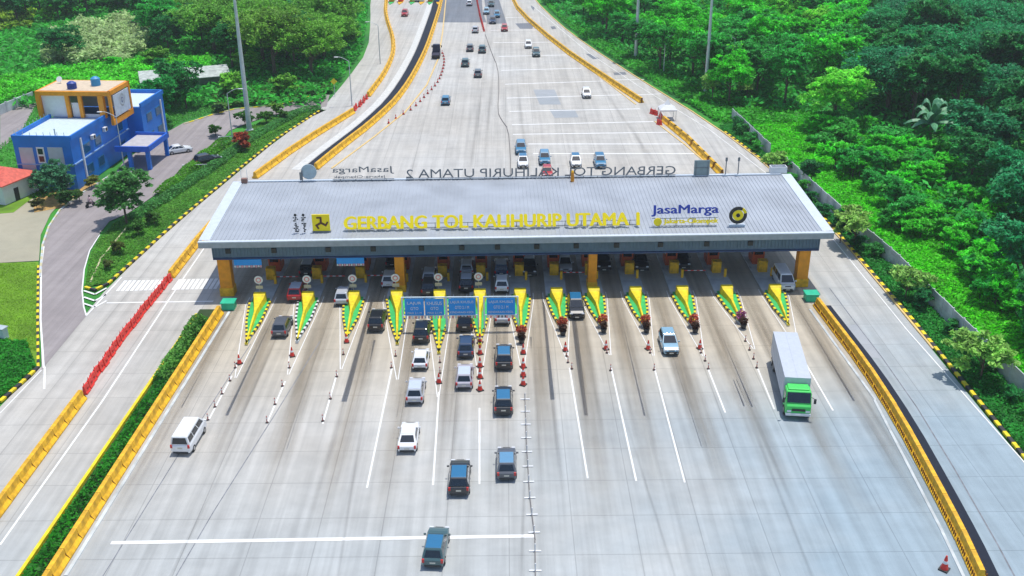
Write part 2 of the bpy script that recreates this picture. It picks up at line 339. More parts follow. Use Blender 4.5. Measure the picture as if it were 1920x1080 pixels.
for pp in [[(470,645),(330,860),(190,1085)],[(600,640),(520,770),(400,960),(330,1080)]]: pline(pp,.09,.007)
struct(mk,'road_joint',mat('joint_sealant',(.20,.21,.23),.8,var=.3))
# ------------------------------------------------------------------ kerbs (yellow and black blocks)
def kerb(pts,blk,wd=.28,h=.22,z=0,mats=(None,None),name='kerb'):
    mb=MB(); P_,st=resample(pts,blk)
    for i,(p,d) in enumerate(P_): mb.box((p.x,p.y,z+h/2),(st,wd,h),i%2,math.atan2(d.y,d.x))
    return struct(mb,name,list(mats))
YB=(YEL2,BLK)
kerb(GP((203,533),(330,418),(448,318),(520,260),(602,207)),.95,.34,.24,mats=YB)
kerb(GP((160,540),(178,545),(203,533)),.9,.34,.24,mats=YB)
kerb(GP((0,755),(40,720),(72,690)),.9,.36,.24,mats=YB)
kerb(GP((72,690),(71,600),(72,500)),.9,.26,.2,mats=YB)
kerb([Vector((46.75,y,0)) for y in (45,106)]+[Vector((46.2,134.7,0)),Vector((44.4,161.3,0)),Vector((40.5,184,0))],.95,.36,.24,mats=YB)
kerb(GP((345,233),(400,215),(440,205),(520,198),(600,176)),1.3,.3,.15,mats=(mat('pale_kerb',(.55,.5,.3),.8),YEL2))
kerb(GP((75,520),(80,460),(92,425),(112,395),(150,365),(190,340),(208,328)),1.2,.25,.15,mats=(WALLC,MATS['pale_kerb']))
kerb(GP((170,530),(190,485),(215,455),(240,425)),2,.2,.15,mats=(MATS['pale_kerb'],MATS['pale_kerb']))
# pale gutters and yellow edge kerbs
kerb([p+Vector((.95,0,0)) for p in GP((100,1080),(415,585))],3,.3,.06,mats=(WALLC,WALLC),name='gutter')
kerb([p+Vector((-.85,0,0)) for p in GP((1832,1090),(1780,985),(1650,740),(1532,580))],3,.25,.06,mats=(WALLC,WALLC),name='gutter')
kerb([p+Vector((-2.55,0,0)) for p in GP((62,1140),(100,1080),(410,592))],2.4,.3,.35,mats=(YEL2,YEL2))
kerb(GP((960,0),(1004,45),(1062,98),(1130,148),(1192,196)),4,.3,.1,mats=(mat('cream_kerb',(.7,.5,.2),.7),MATS['cream_kerb']))
kerb(GP((1228,228),(1285,272),(1352,330)),4,.3,.1,mats=(MATS['cream_kerb'],MATS['cream_kerb']))
kerb(GP((622,316),(700,258),(760,210),(800,160),(822,110),(830,60),(836,0)),4,.3,.1,mats=(MATS['cream_kerb'],MATS['cream_kerb']))
kerb([p+Vector((.15,0,0)) for p in RE[4:-1]],4,.25,.14,mats=(MATS['cream_kerb'],MATS['cream_kerb']))
# ------------------------------------------------------------------ planting strips (dark gap on the right, hedge on the left)
SOIL=mat('dark_wet_soil',(.008,.014,.03),.9)
def strip(pts,wd,z,name,m):
    mb=MB(); P_=[Vector((p.x,p.y,0)) for p in pts]; Lf=[];Rt=[]
    for i,p in enumerate(P_):
        d=(P_[min(i+1,len(P_)-1)]-P_[max(i-1,0)]).normalized(); n_=Vector((-d.y,d.x,0))*wd/2; Lf.append(p+n_); Rt.append(p-n_)
    for i in range(len(P_)-1): mb.face([(*Rt[i].xy,z),(*Rt[i+1].xy,z),(*Lf[i+1].xy,z),(*Lf[i].xy,z)])
    return struct(mb,name,m)
RB=smooth(GP((1838,1090),(1790,985),(1658,740),(1532,573)),2)
strip([p+Vector((1.0,0,0)) for p in RB],1.25,.013,'drain_channel',SOIL)
LB=GP((70,1130),(100,1080),(415,580))
strip([p+Vector((-1.55,0,0)) for p in LB],2.0,.03,'planting_strip',mat('strip_soil',(.03,.06,.015),.9))
LFB=smooth(GP((592,318),(640,278),(700,232),(755,178),(795,105),(812,55),(829,0))+[Vector((-24,420,0))],2)
strip([p+Vector((-1.5,0,0)) for p in LFB],1.9,.01,'drain_channel',SOIL)
strip([p+Vector((-3.4,0,0)) for p in LFB],1.5,.02,'concrete_shoulder',mat('pale_shoulder',(.60,.60,.57),.8))
# ------------------------------------------------------------------ jersey barriers
def jersey(seg,rib=False,scale=1.):
    mb=MB(); L=seg-.05; prof=[(-.5,0),(-.5,.12),(-.26,.42),(-.17,1.0),(.17,1.0),(.26,.42),(.5,.12),(.5,0)]
    prof=[(a*1.1*scale,b*1.05*scale) for a,b in prof]
    mb.loft([[(-L/2,a,b) for a,b in prof],[(L/2,a,b) for a,b in prof]],0,closed=True)
    mb.f.append((0,0,0)) if False else None
    if rib:
        k=-L/2+.2
        while k<L/2-.1: mb.box((k,-.47*scale,.3),(.09,.10,.5),1); mb.box((k,.47*scale,.3),(.09,.10,.5),1); k+=.36
    else:
        mb.box((L/2+.02,0,.52*scale),(.07,.34,1.02*scale),1)
        mb.tube((L/2-.1,.0,1.05*scale),(L/2+.0,-.48,.2),.035,m=1,n=5)
    o=mb.build('jersey_barrier',[YEL,mat('barrier_joint',(.18,.07,.01),.8)],bevel=0); return o
def run(pts,proto,seg,label,group,first,cat='barrier',jitter=0.):
    P_,st=resample(pts,seg)
    for i,(p,d) in enumerate(P_):
        o=proto if first[0] else proto.copy()
        if not first[0]: COL.objects.link(o)
        first[0]=False
        if jitter: p=p+Vector((random.uniform(-jitter,jitter),random.uniform(-jitter,jitter),0))
        o.location=(p.x,p.y,.02); o.rotation_euler=(0,0,math.atan2(d.y,d.x)+random.uniform(-jitter,jitter)*.6); o.scale=(st/seg,1,1)
        tag(o,label,cat,group)
j=jersey(2.4); fj=[True]
run([p+Vector((0,0,0)) for p in GP((70,1130),(100,1080),(412,588))],j,2.4,'yellow concrete barrier block between the left plant strip and the toll plaza','yellow blocks beside the planting strip',fj)
run(GP((-40,1010),(0,957),(154,748)),j,2.4,'yellow concrete barrier block dividing the left road, below the red barriers','yellow blocks of the near left median',fj)
run(GP((320,522),(372,455),(398,425)),j,2.4,'yellow concrete barrier block in the median just left of the canopy corner','yellow blocks beside the canopy corner',fj)
j4=jersey(4.0); f4=[True]
run(smooth(GP((478,335),(560,275),(662,212)),1),j4,4.,'yellow barrier block in the median of the left road behind the canopy','yellow blocks of the median behind the canopy',f4)
run(smooth(GP((690,182),(725,135),(742,85),(722,28),(724,0))+[Vector((-42,390,0))],2),j4,4.2,'yellow barrier block in the far curving median of the left road','yellow blocks of the far curving median',f4)
run([p for p in LFB],j4,4.,'yellow barrier block along the dark drain left of the far plaza','yellow blocks beside the far drain',f4)
run(smooth(GP((960,-5),(975,25),(1050,90),(1130,145),(1203,193)),1),j4,4.,'yellow barrier block on the right edge of the far plaza, beyond the white tent','yellow blocks beyond the tent',f4)
run(GP((1245,228),(1290,265),(1352,328)),j4,3.2,'yellow barrier block between the white tent and the canopy roof','yellow blocks between tent and canopy',f4)
jr=jersey(2.4,True); fr=[True]
run(RB,jr,2.4,'ribbed ochre barrier block on the right edge of the near toll plaza','ribbed blocks on the right plaza edge',fr)
# red plastic barriers
def red_barrier():
    mb=MB(); pr=[(-.28,0),(-.28,.12),(-.16,.25),(-.09,.95),(.09,.95),(.16,.25),(.28,.12),(.28,0)]
    mb.loft([[(-.5,a,b) for a,b in pr],[(-.42,a,b*1.0) for a,b in pr],[(.42,a,b) for a,b in pr],[(.5,a,b) for a,b in pr]],0,closed=True)
    mb.tube((-.3,0,.9),(-.3,0,1.25),.07,.03,m=0); mb.box((.12,0,.5),(.28,.4,.14),1)
    return mb.build('plastic_barrier',[RED,mat('dark_red_plastic',(.35,.01,.01),.6)])
rbp=red_barrier(); f1=[True]
run(GP((157,742),(235,630),(320,524)),rbp,1.15,'red plastic water barrier in the long red row of the left road median','red plastic barriers in the left road median',f1,jitter=.10)
run(GP((664,209),(688,184)),rbp,1.6,'red plastic barrier closing the gap in the median behind the canopy','red barriers closing the far median gap',f1,jitter=.2)
run(GP((1218,212),(1236,218),(1246,228)),rbp,1.3,'red plastic barrier beside the small white tent','red barriers beside the tent',f1,jitter=.3)
run(GP((1228,232),(1244,236)),rbp,1.2,'red plastic barrier standing on the plaza side of the tent','red barriers on the plaza side of the tent',f1,jitter=.3)
run(GP((893,-5),(900,30),(908,60)),rbp,2.2,'red plastic barrier between the two far asphalt carriageways','red barriers between the asphalt carriageways',f1)
# traffic cones
def cone():
    r=empty('traffic_cone','x','traffic cone'); mb=MB(); mb.box((0,0,.04),(.55,.55,.08)); mb.build('base',BLK,r)
    mb=MB(); mb.tube((0,0,.08),(0,0,1.0),.23,.05,n=12); mb.build('cone',RED,r)
    mb=MB(); mb.tube((0,0,.48),(0,0,.66),.158,.125,n=12); mb.build('reflective_band',WHITEP,r); return r
CN=cone(); fc=[True]
def put_cone(p,label,group=None,sc=1.,rz=0):
    c=CN if fc[0] else copy_tree(CN); fc[0]=False
    c.location=(p.x,p.y,.02); c.scale=(sc,)*3; c.rotation_euler=(0,0,random.uniform(0,1.5)); c['label']=label
    if group: c['group']=group
for (u,v),lab in {(449,682):'red cone before the leftmost toll island',(548,668):'red cone before the second toll island from the left',(650,642):'red cone at the tip of the third toll island from the left',(823,718):'single red cone on the lane line between the white and the silver queueing cars',(1060,658):'red cone before the eighth island, left of the dark car',(1136,655):'red cone before the ninth island, right of the dark car',(1215,655):'red cone just left of the light blue silver car',(1312,654):'red cone right of the light blue silver car'}.items(): put_cone(G(u,v),lab,None,1.1)
for v in (643,664,688,709,732): put_cone(G(900,v),'red cone in the row of five between the two middle queues','five cones between the middle queues',1.15)
for v in (663,689,705,722): put_cone(G(981,v),'red cone in the row right of the rightmost queue of cars','cones right of the last queue',1.15)
put_cone(G(1770,1068),'lone red cone beside the ribbed barrier in the near right corner',None,1.3)
fl=smooth(GP((828,98),(834,112),(830,135),(820,158),(800,178),(775,205),(750,218),(722,236)),2); P_,_=resample(fl,3.4)
for p,d in P_: put_cone(p,'small red cone in the curved row at the far left of the plaza','curved row of far cones',.9)
# ------------------------------------------------------------------ toll islands
ISL=[490,580,665,745,825,900,975,1043,1112,1190,1277,1360,1450]
TIP=[(462,648),(557,644),(650,638),(745,648),(823,665),(900,650),(978,640),(1055,625),(1131,620),(1211,620),(1302,620),(1392,612),(1478,612)]
ORD=['first','second','third','fourth','fifth','sixth','seventh','eighth','ninth','tenth','eleventh','twelfth','thirteenth']
CROT=math.atan(1.36/75.8); CO=Vector((1.37,113.5,0))
def cfr(x,y,z=0): # canopy frame -> world
    return Vector((CO.x+x*math.cos(CROT)-y*math.sin(CROT),CO.y+x*math.sin(CROT)+y*math.cos(CROT),z))
isl_mats=[WALLC,GRNP,YEL2,YEL,BLK]
BOOTH=None
pots={}
for i,(u,t) in enumerate(zip(ISL,TIP)):
    yb=564-(u-490)*.016; A=G(u,yb); T=G(*t); ax=(A-T); ax.z=0; 
    tipdist=ax.length; ang=math.atan2(A.y-T.y,A.x-T.x)-math.pi/2
    r=empty('toll_island','%s toll island from the left, with its pointed yellow and green nose'%ORD[i],'toll island','toll islands across the gate',(A.x,A.y,0),0)
    # local coords: y=0 at shadow edge, tip at -tipdist along ang ; rear straight back to y=+22
    tx,ty=T.x-A.x,T.y-A.y; hw=1.28
    poly=[(tx-.10,ty),(tx+.10,ty),(tx*.5+hw*.72,ty*.5),(hw,-.6),(hw-.1,22),(-hw-.1,22),(-hw,-.6),(tx*.5-hw*.72,ty*.5)]
    mb=MB(); mb.prism(poly,0,.2,0); mb.build('kerb',WALLC,r)
    ins=[(tx+(p[0]-tx)*.86,ty+(p[1]-ty)*.96+.0) for p in poly[:4]]+[(hw-.25,.2),(-hw+.25,.2)]+[(tx+(p[0]-tx)*.86,ty+(p[1]-ty)*.96) for p in poly[6:]]
    mb=MB(); mb.prism(ins,.203,.26,0); mb.build('painted_top',GRNP,r)
    # alternate blocks along the two edges
    mb=MB()
    for sd in(1,-1):
        e=[(tx,ty),(tx*.5+sd*hw*.72,ty*.5),(sd*hw,-.6)]; Pk,st=resample(e,.52)
        for k,(p,d) in enumerate(Pk): mb.box((p.x-sd*.06,p.y,.19),(st,.24,.25),k%2,math.atan2(d.y,d.x))
    mb.build('striped_edge',[YEL2,BLK] if i!=1 else [WHITE,BLK],r)
    # yellow crash nose: wide block at the rear narrowing to a spine
    def sec(s,wb,wt,h):
        cx,cy=tx*s,ty*s-.2; return [(cx-wb,cy,.25),(cx-wt,cy,.25+h),(cx+wt,cy,.25+h),(cx+wb,cy,.25)]
    mb=MB(); mb.loft([sec(.0,.80,.72,1.05),sec(.06,.80,.70,1.0),sec(.09,.72,.6,.78),sec(.36,.24,.12,.55),sec(.7,.15,.08,.36),sec(.93,.10,.05,.15)],0,closed=True); mb.build('crash_nose',YEL2,r,bevel=.03)
    if i<6 : # round sign on a post
        mb=MB(); mb.tube((-.15,.5,.2),(-.15,.5,2.2),.05); mb.box((-.15,.42,1.62),(.85,.12,.42)); mb.build('sign_post',mat('cream_metal',(.7,.62,.4),.5),r)
        s=MB(); s.tube((-.15,.40,2.6),(-.15,.34,2.6),.52,n=24); sg=s.build('round_sign',WHITEP,r)
        s=MB(); s.tube((-.15,.335,2.6),(-.15,.32,2.6),.33,n=20); s.build('red_ring',mat('sign_red',(.7,.25,.25),.5),sg)
        s=MB(); s.tube((-.15,.315,2.6),(-.15,.30,2.6),.2,n=20); s.build('sign_face',WHITEP,sg)
    if 6<=i<=11:
        pots[i]=Vector((T.x,T.y,0))
    # yellow buffer block on island under the canopy
    b=MB(); b.box((0,6.2,.95),(1.15,.9,1.5),0,taper=.97); b.box((0,6.2,1.72),(1.2,.95,.06),0)
    b.build('buffer_block',YEL,r,bevel=.04)
    # booth
    bo=empty('toll_booth','red and orange toll booth under the canopy on the %s island from the left'%ORD[i],'toll booth','toll booths under the canopy',(A.x,A.y+9.6,.2),0)
    q=MB(); q.box((0,0,.55),(1.5,2.4,1.1)); q.box((0,-1.15,1.7),(1.5,.1,1.2)); q.box((-.7,1.15,1.7),(.1,.1,1.2)); q.box((.7,1.15,1.7),(.1,.1,1.2)); q.build('wall',mat('booth_red',(.55,.10,.03),.5),bo)
    q=MB(); q.box((0,-1.22,1.75),(1.1,.04,.85)); q.box((.72,0,1.75),(.04,1.9,.95)); q.box((-.72,0,1.75),(.04,1.9,.95)); q.build('window',GLASS,bo)
    q=MB(); q.box((0,0,2.42),(1.8,2.8,.22)); q.build('roof',WHITE,bo,bevel=.04)
    # gate arm on right lane
    g=MB(); g.box((hw-.45,4.6,.75),(.3,.3,1.1),0); g.build('barrier_post',YEL,r)
    if i in(0,1,2,7,10): 
        g=MB()
        for k in range(7): g.box((hw-.2+.38*k+.2,4.55,1.15),(.38,.06,.1),k%2)
        g.build('gate_arm',[RED,WHITE],r)
# pots with flowering shrubs at island tips
def leafball(name,cen,rad,nq,size,col,parent=None,flat=1.,seed=0,mt=None):
    g=np.random.default_rng(seed); d=g.normal(size=(nq,3)); d/=np.linalg.norm(d,axis=1)[:,None]; rr=rad*(.45+.6*g.random(nq)**.6)
    c=d*rr[:,None]; c[:,2]*=flat; c+=np.array(cen); o=quads(name,c,size,g,parent,mt or LEAF); o.color=(*col,1); return o
def quads(name,c,size,g,parent=None,mt=None,up=.5,sizes=None):
    nq=len(c); nrm=g.normal(size=(nq,3)); nrm[:,2]=np.abs(nrm[:,2])+up; nrm/=np.linalg.norm(nrm,axis=1)[:,None]
    a=np.cross(nrm,g.normal(size=(nq,3))); a/=np.linalg.norm(a,axis=1)[:,None]; b=np.cross(nrm,a)
    s=(size*(.6+.8*g.random(nq)))[:,None] if sizes is None else sizes[:,None]
    a=a*s*.5*(1.1+.5*g.random((nq,1))); b=b*s*.5*.62
    V=np.stack([c-a,c-b*1.0,c+a,c+b*1.0],1).reshape(-1,3)
    me=bpy.data.meshes.new(name); me.vertices.add(nq*4); me.vertices.foreach_set('co',V.ravel()); me.loops.add(nq*4); me.loops.foreach_set('vertex_index',np.arange(nq*4,dtype=np.int32))
    me.polygons.add(nq); me.polygons.foreach_set('loop_start',np.arange(0,nq*4,4,dtype=np.int32)); me.polygons.foreach_set('loop_total',np.full(nq,4,dtype=np.int32)); me.update(); me.validate()
    me.materials.append(mt or LEAF); o=bpy.data.objects.new(name,me); COL.objects.link(o)
    if parent is not None: o.parent=parent
    return o
for i,T in pots.items():
    for k,(dy,cc,nm) in enumerate([(1.0,(.50,.10,.05) if i!=11 else (.4,.12,.25),'orange red bougainvillea'),(-.5,(.10,.05,.03),'dark leafy shrub')]):
        r=empty('potted_shrub','%s in a pot at the tip of the %s island'%(nm,ORD[i]),'potted plant','potted shrubs at the island tips',(T.x,T.y+dy,.02))
        m_=MB(); m_.tube((0,0,0),(0,0,.55),.26,.38,n=12); m_.build('pot',DARK,r)
        leafball('foliage',(0,0,.95),.58 if k==0 else .42,260,.24,cc,r,1.0,seed=i*3+k)
# ------------------------------------------------------------------ gantry signs
def gantry(x0,x1,panels,label,group='blue height limit signs before the islands'):
    y=104.2; r=empty('height_limit_sign',label,'sign',group,((x0+x1)/2,y,0)); hwid=(x1-x0)/2
    m_=MB()
    for sx in(-hwid-.25,hwid+.25): m_.tube((sx,0,0),(sx,0,4.3),.09,n=10)
    m_.box((0,0,4.25),(2*hwid+.5,.12,.12)); m_.box((0,0,2.0),(2*hwid+.5,.1,.1)); m_.build('frame',mat('pale_metal',(.65,.75,.8),.5),r)
    w_=2*hwid/len(panels)
    for k,lines in enumerate(panels):
        cx=-hwid+w_*(k+.5); p=MB(); p.box((cx,-.10,3.1),(w_-.12,.06,2.05)); pn=p.build('sign_panel',SIGNB,r)
        for li,(tx_,ww,zz,hh) in enumerate(lines): text_mesh(tx_,ww*w_,hh,.01,'lettering',WHITE,pn,(cx,-.145,zz))
    f=MB(); k=-hwid
    while k<hwid: f.box((k+.15,-.02,1.78),(.22,.05,.34),int(k*3)%2); k+=.36
    f.build('warning_fringe',[WHITE,mat('pink_red',(.75,.3,.3),.5)],r)
gantry(-11.55,-7.05,[[('LAJUR',.7,3.35,.42),('GTO',.4,2.75,.36),('MAX 2.1 M',.7,2.25,.25)],[('KHUSUS',.75,3.35,.42),('GTO',.4,2.75,.36),('MAX 2.1 M',.7,2.25,.25)]],'blue sign of two panels, leftmost of the three height limit signs')
gantry(-6.65,-3.5,[[('LAJUR KHUSUS',.82,3.45,.4),('GTO 2.1 M',.5,2.85,.36),('KENDARAAN KECIL',.85,2.3,.25)]],'middle blue height limit sign of the three')
gantry(-2.35,.95,[[('LAJUR KHUSUS',.82,3.45,.4),('GTO 2.1 M',.5,2.85,.36),('KENDARAAN KECIL',.85,2.3,.25)]],'rightmost blue height limit sign of the three')
# ------------------------------------------------------------------ canopy
HL=37.9; DP=19.6
can=empty('toll_canopy','long grey metal toll gate canopy on orange pillars across the plaza','toll gate',None,(CO.x,CO.y,0),CROT)
m_=MB()
zf,zr=7.6,8.45
m_.face([(-HL+1.3,.55,zf+.02),(HL-1.3,.55,zf+.02),(HL-1.3,DP,zr),(-HL+1.3,DP,zr)])
m_.face([(-HL+1.3,DP,zr),(HL-1.3,DP,zr),(HL-1.3,DP+2.4,zr-.5),(-HL+1.3,DP+2.4,zr-.5)])
k=-HL+1.5
while k<HL-1.4:
    for a,b in(((k-.035),(k+.035)),): 
        z1,z2=zf+.02,zr; h=.055
        m_.face([(a,.55,z1+h),(b,.55,z1+h),(b,DP,z2+h),(a,DP,z2+h)]); m_.face([(a,.55,z1),(a,.55,z1+h),(a,DP,z2+h),(a,DP,z2)]); m_.face([(b,.55,z1+h),(b,.55,z1),(b,DP,z2),(b,DP,z2+h)])
    k+=.50
m_.build('roof',ROOFM,can,fix=False)
m_=MB()
m_.box((0,.28,zf-.02),(2*HL,.56,.12))
for sx in(-1,1):
    x0,x1=sorted((sx*HL,sx*(HL-1.3)))
    m_.face([(x0,.562,zf+.10),(x1,.562,zf+.10),(x1,DP,zr+.12),(x0,DP,zr+.12)])
    m_.face([(sx*(HL-1.3),.562,zf+.10),(sx*(HL-1.3),.562,zf-.02),(sx*(HL-1.3),DP,zr),(sx*(HL-1.3),DP,zr+.12)])
    m_.face([(sx*HL,.562,zf+.10),(sx*HL,.562,zf-.5),(sx*HL,DP,zr-.5),(sx*HL,DP,zr+.12)])
m_.box((0,DP+.05,zr+.1),(2*HL-2.7,.4,.12))
m_.build('roof_edge',ROOFL,can)
m_=MB(); m_.box((0,.06,zf-.42),(2*HL-.02,.1,.66)); m_.build('gutter',mat('grey_gutter',(.34,.38,.42),.5),can)
m_=MB(); fb=5.15; ft=zf-.78
m_.box((0,1.15,(fb+ft)/2),(2*HL-2.6,.1,ft-fb),0)
for sx in(-1,1): m_.box((sx*(HL-1.3),DP/2+1,(fb+ft)/2),(.1,DP,ft-fb),0)
k=-HL+1.6
while k<HL-1.4: m_.box((k,1.06,(fb+ft)/2+.1),(.16,.10,ft-fb-.25),0); k+=.42
m_.build('fascia',FASC,can)
m_=MB(); m_.box((0,1.06,fb-.10),(2*HL-2.58,.30,.2)); m_.build('fascia_trim',FASC2,can)
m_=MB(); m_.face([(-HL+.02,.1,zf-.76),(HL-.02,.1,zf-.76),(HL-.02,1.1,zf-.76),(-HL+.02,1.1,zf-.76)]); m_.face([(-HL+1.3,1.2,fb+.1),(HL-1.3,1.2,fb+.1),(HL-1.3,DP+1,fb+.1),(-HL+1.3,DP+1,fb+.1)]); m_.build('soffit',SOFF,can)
for u in (430,515,616,700,790,866,933,1007,1082,1158,1242,1330,1414):
    x=(G(u,468,6.0).x-CO.x); m_=MB(); m_.box((x,.98,6.05),(.62,.22,.62)); mm=m_.build('floodlight',DARK,can,bevel=.05)
for x,wd in ((-35.55,1.5),(-14.4,1.15),(9.15,1.05),(35.1,1.4)):
    m_=MB(); m_.box((x,1.9,2.9),(wd,1.3,4.6),0); p=m_.build('pillar',ORG,can,bevel=.05)
    m_=MB(); m_.box((x,1.9,.55),(wd+.2,1.6,1.1),0); m_.build('plinth',YEL,p,bevel=.05)
for x in (-35.3,-24,-14.4,-3,9.15,22,35):
    m_=MB(); m_.box((x,17,2.6),(.9,.9,5.2)); m_.build('pillar',ORG,can)
# green utility boxes at the pillar feet
for (u,v),l in {(430,578):'green box at the foot of the leftmost orange pillar',(1520,562):'green box at the foot of the rightmost orange pillar'}.items():
    p=G(u,v); m_=MB(); m_.box((0,0,.45),(1.5,1.3,.9)); m_.box((0,0,.95),(1.7,1.5,.12)); o=tag(m_.build('planter_box',mat('sea_green_paint',(.02,.5,.28),.5),bevel=.05),l,'box'); o.location=(p.x,p.y,0)
# awnings under the canopy
for x0,l in ((-34.2,'small blue awning sign under the left end of the canopy'),(-21.9,'small blue awning sign under the canopy above the third lane')):
    c=cfr(x0+1.7,1.3); r=empty('awning_sign',l,'sign','blue awning signs under the canopy edge',(c.x,c.y,0),CROT)
    m_=MB(); m_.box((0,-.42,4.62),(3.3,.12,.75)); m_.build('sign_panel',SIGNB,r)
    m_=MB()
    for k in range(12): m_.box((-1.55+.28*k,-.45,4.1),(.2,.1,.22+.08*(k%2)),k%2)
    m_.build('fringe',[WHITE,mat('pink_fringe',(.7,.35,.4),.6)],r)
    m_=MB(); 
    for sx in(-1.4,1.4): m_.tube((sx,-.3,4.7),(sx,-.05,5.3),.04)
    m_.build('bracket',STEEL,r)
# rooftop signs
def roofz(y): return zf+(zr-zf)*(y-.55)/(DP-.55)
def sign_root(label,x,y,rz=0,name='rooftop_sign'):
    c=cfr(x,y); return empty(name,label,'sign',None,(c.x,c.y,roofz(y)+.02),CROT+rz)
def rack(r,w_,h,m,y=.12,step=1.9,z0=0):
    k=MB(); 
    for z in (.12+z0,h*.55): k.box((0,y,z),(w_,.06,.06))
    n_=max(2,int(w_/step)); 
    for i in range(n_): x=-w_/2+w_*(i+.5)/n_; k.box((x,y,h*.3),(.06,.06,h*.6)); k.tube((x,y,h*.5),(x,y+.7,0),.03,n=5)
    k.build('support_frame',m,r)
s=sign_root('large yellow letters GERBANG TOL KALIHURIP UTAMA 1 on the front of the roof',-3.05,2.5)
text_mesh('GERBANG TOL KALIHURIP UTAMA 1',35.6,1.55,.14,'lettering',mat('sign_yellow',(1.0,.78,.0),.4,var=.04),s,(0,0,.28),bold=.10,tilt=-.45); rack(s,35.6,1.2,mat('grey_frame',(.2,.22,.24),.6),y=.85)
s=sign_root('blue JasaMarga letters over a yellow subtitle at the right of the roof front',20.3,2.5)
text_mesh('JasaMarga',8.1,1.35,.09,'lettering',mat('logo_blue',(.03,.06,.42),.4),s,(0,.12,1.35),bold=.05,tilt=-.2)
text_mesh('Jakarta-Cikampek',6.6,.75,.1,'subtitle',MATS['sign_yellow'],s,(.75,-.1,.32),bold=.04,tilt=-.3)
k=MB(); k.tube((-3.3,.0,.72),(-3.3,-.12,.72),.5,n=20); k.build('dot',MATS['sign_yellow'],s); rack(s,8,2.0,MATS['grey_frame'])
s=sign_root('round black and yellow ring logo at the right end of the roof front',26.7,2.5)
def ring(r0,r1,a0,a1,y0,y1,cz,m,name,par,n=28):
    k=MB(); secs=[]
    for i in range(n+1):
        a=math.radians(a0+(a1-a0)*i/n); c,s_=math.cos(a),math.sin(a)
        secs.append([(r0*c,y0,cz+r0*s_),(r1*c,y0,cz+r1*s_),(r1*c,y1,cz+r1*s_),(r0*c,y1,cz+r0*s_)])
    k.loft(secs,0,closed=True); return k.build(name,m,par)
ring(.72,1.08,60,375,-.2,0,1.45,mat('logo_black',(.02,.02,.02),.5),'outer_ring',s); ring(.26,.66,0,360,-.16,0,1.45,MATS['sign_yellow'],'inner_ring',s)
ring(.75,1.1,18,57,-.2,0,1.45,MATS['sign_yellow'],'ring_tip',s)
k=MB(); k.tube((0,0,1.45),(0,-.22,1.45),.24,n=16); k.build('centre_dot',MATS['logo_black'],s)
k=MB(); k.box((0,.0,.12),(1.9,.5,.24)); k.box((0,.1,.4),(.12,.12,.6)); k.build('stand',ROOFL,s)
s=sign_root('square yellow emblem board with a dark three bladed mark beside the big letters',-23.6,2.5)
k=MB(); k.box((0,0,1.25),(2.1,.14,2.1)); k.build('board',MATS['sign_yellow'],s)
k=MB()
for a in(90,210,330):
    a=math.radians(a); ux,uz=math.cos(a),math.sin(a); vx,vz=-uz,ux
    pts=[(-.12,0),(.12,0),(.12,.55),(.5,.55),(.5,.75),(-.12,.75)]
    P=[(vx*p+ux*q,-.08,1.25+vz*p+uz*q) for p,q in pts]; P2=[(x,-.13,z) for x,_,z in P]; k.loft([P,P2],0,closed=True)
k.build('emblem',mat('emblem_dark',(.10,.03,.01),.5),s); k=MB(); k.box((0,.1,.1),(2.2,.5,.18)); k.tube((-.6,.1,1.6),(-.6,1,.0),.04); k.tube((.6,.1,1.6),(.6,1,.0),.04); k.build('stand',MATS['grey_frame'],s)
for x,l in((-26.55,'dark perforated strip on the roof, left one of the pair beside the yellow emblem'),(-25.6,'dark perforated strip on the roof, right one of the pair beside the yellow emblem')):
    s=sign_root(l,x,2.3,name='vertical_sign'); k=MB(); 
    g=random.Random(int(x*10))
    k.tube((0,0,2.35),(0,-.1,2.35),.17,n=10)
    for q in range(9):
        z=.25+q*.2+(.15 if q>5 else 0); 
        for t in range(2): k.box((g.uniform(-.25,.25),0,z),(g.uniform(.1,.28),.08,.13))
    k.build('dark_marks',DARK,s); k=MB(); k.box((0,.09,1.1),(.06,.06,2.2)); k.build('support_frame',ROOFM,s)
GL=mat('back_of_letters',(.20,.21,.22),.6)
s=sign_root('grey backs of the letters GERBANG TOL KALIHURIP UTAMA 2 on the far roof edge',3.75,DP-.1)
text_mesh('GERBANG TOL KALIHURIP UTAMA 2',36.6,1.2,.05,'lettering',GL,s,(0,0,.3),flip=True); rack(s,36.6,.5,GL,y=-.1)
s=sign_root('grey backs of the JasaMarga letters on the far roof edge',-20.3,DP-.1)
text_mesh('JasaMarga',8.3,1.05,.05,'lettering',GL,s,(0,0,.95),flip=True); text_mesh('Jakarta-Cikampek',7.0,.45,.05,'subtitle',GL,s,(-.5,0,.3),flip=True); rack(s,8.3,.5,GL,y=-.1)
s=sign_root('grey round board seen from behind at the left of the far roof edge',-27.6,DP-.1)
k=MB(); k.tube((0,0,1.35),(0,.12,1.35),1.05,n=28); k.build('disc',mat('pale_blue_grey',(.42,.52,.56),.5),s); k=MB(); k.tube((-.9,-.1,0),(-.9,-.1,1.6),.06); k.box((-1.1,-.1,.8),(.3,.2,1.1)); k.build('support_frame',GL,s)
s=sign_root('grey square board seen from behind at the right of the far roof edge',25.6,DP-.1)
k=MB(); k.box((0,0,1.2),(2.1,.12,2.1)); k.build('board',mat('grey_green_back',(.27,.34,.34),.6),s); k=MB(); k.box((0,-.1,1.2),(2.1,.06,.06)); k.box((-.8,-.1,1.1),(.06,.06,2)); k.box((.8,-.1,1.1),(.06,.06,2)); k.build('support_frame',GL,s)
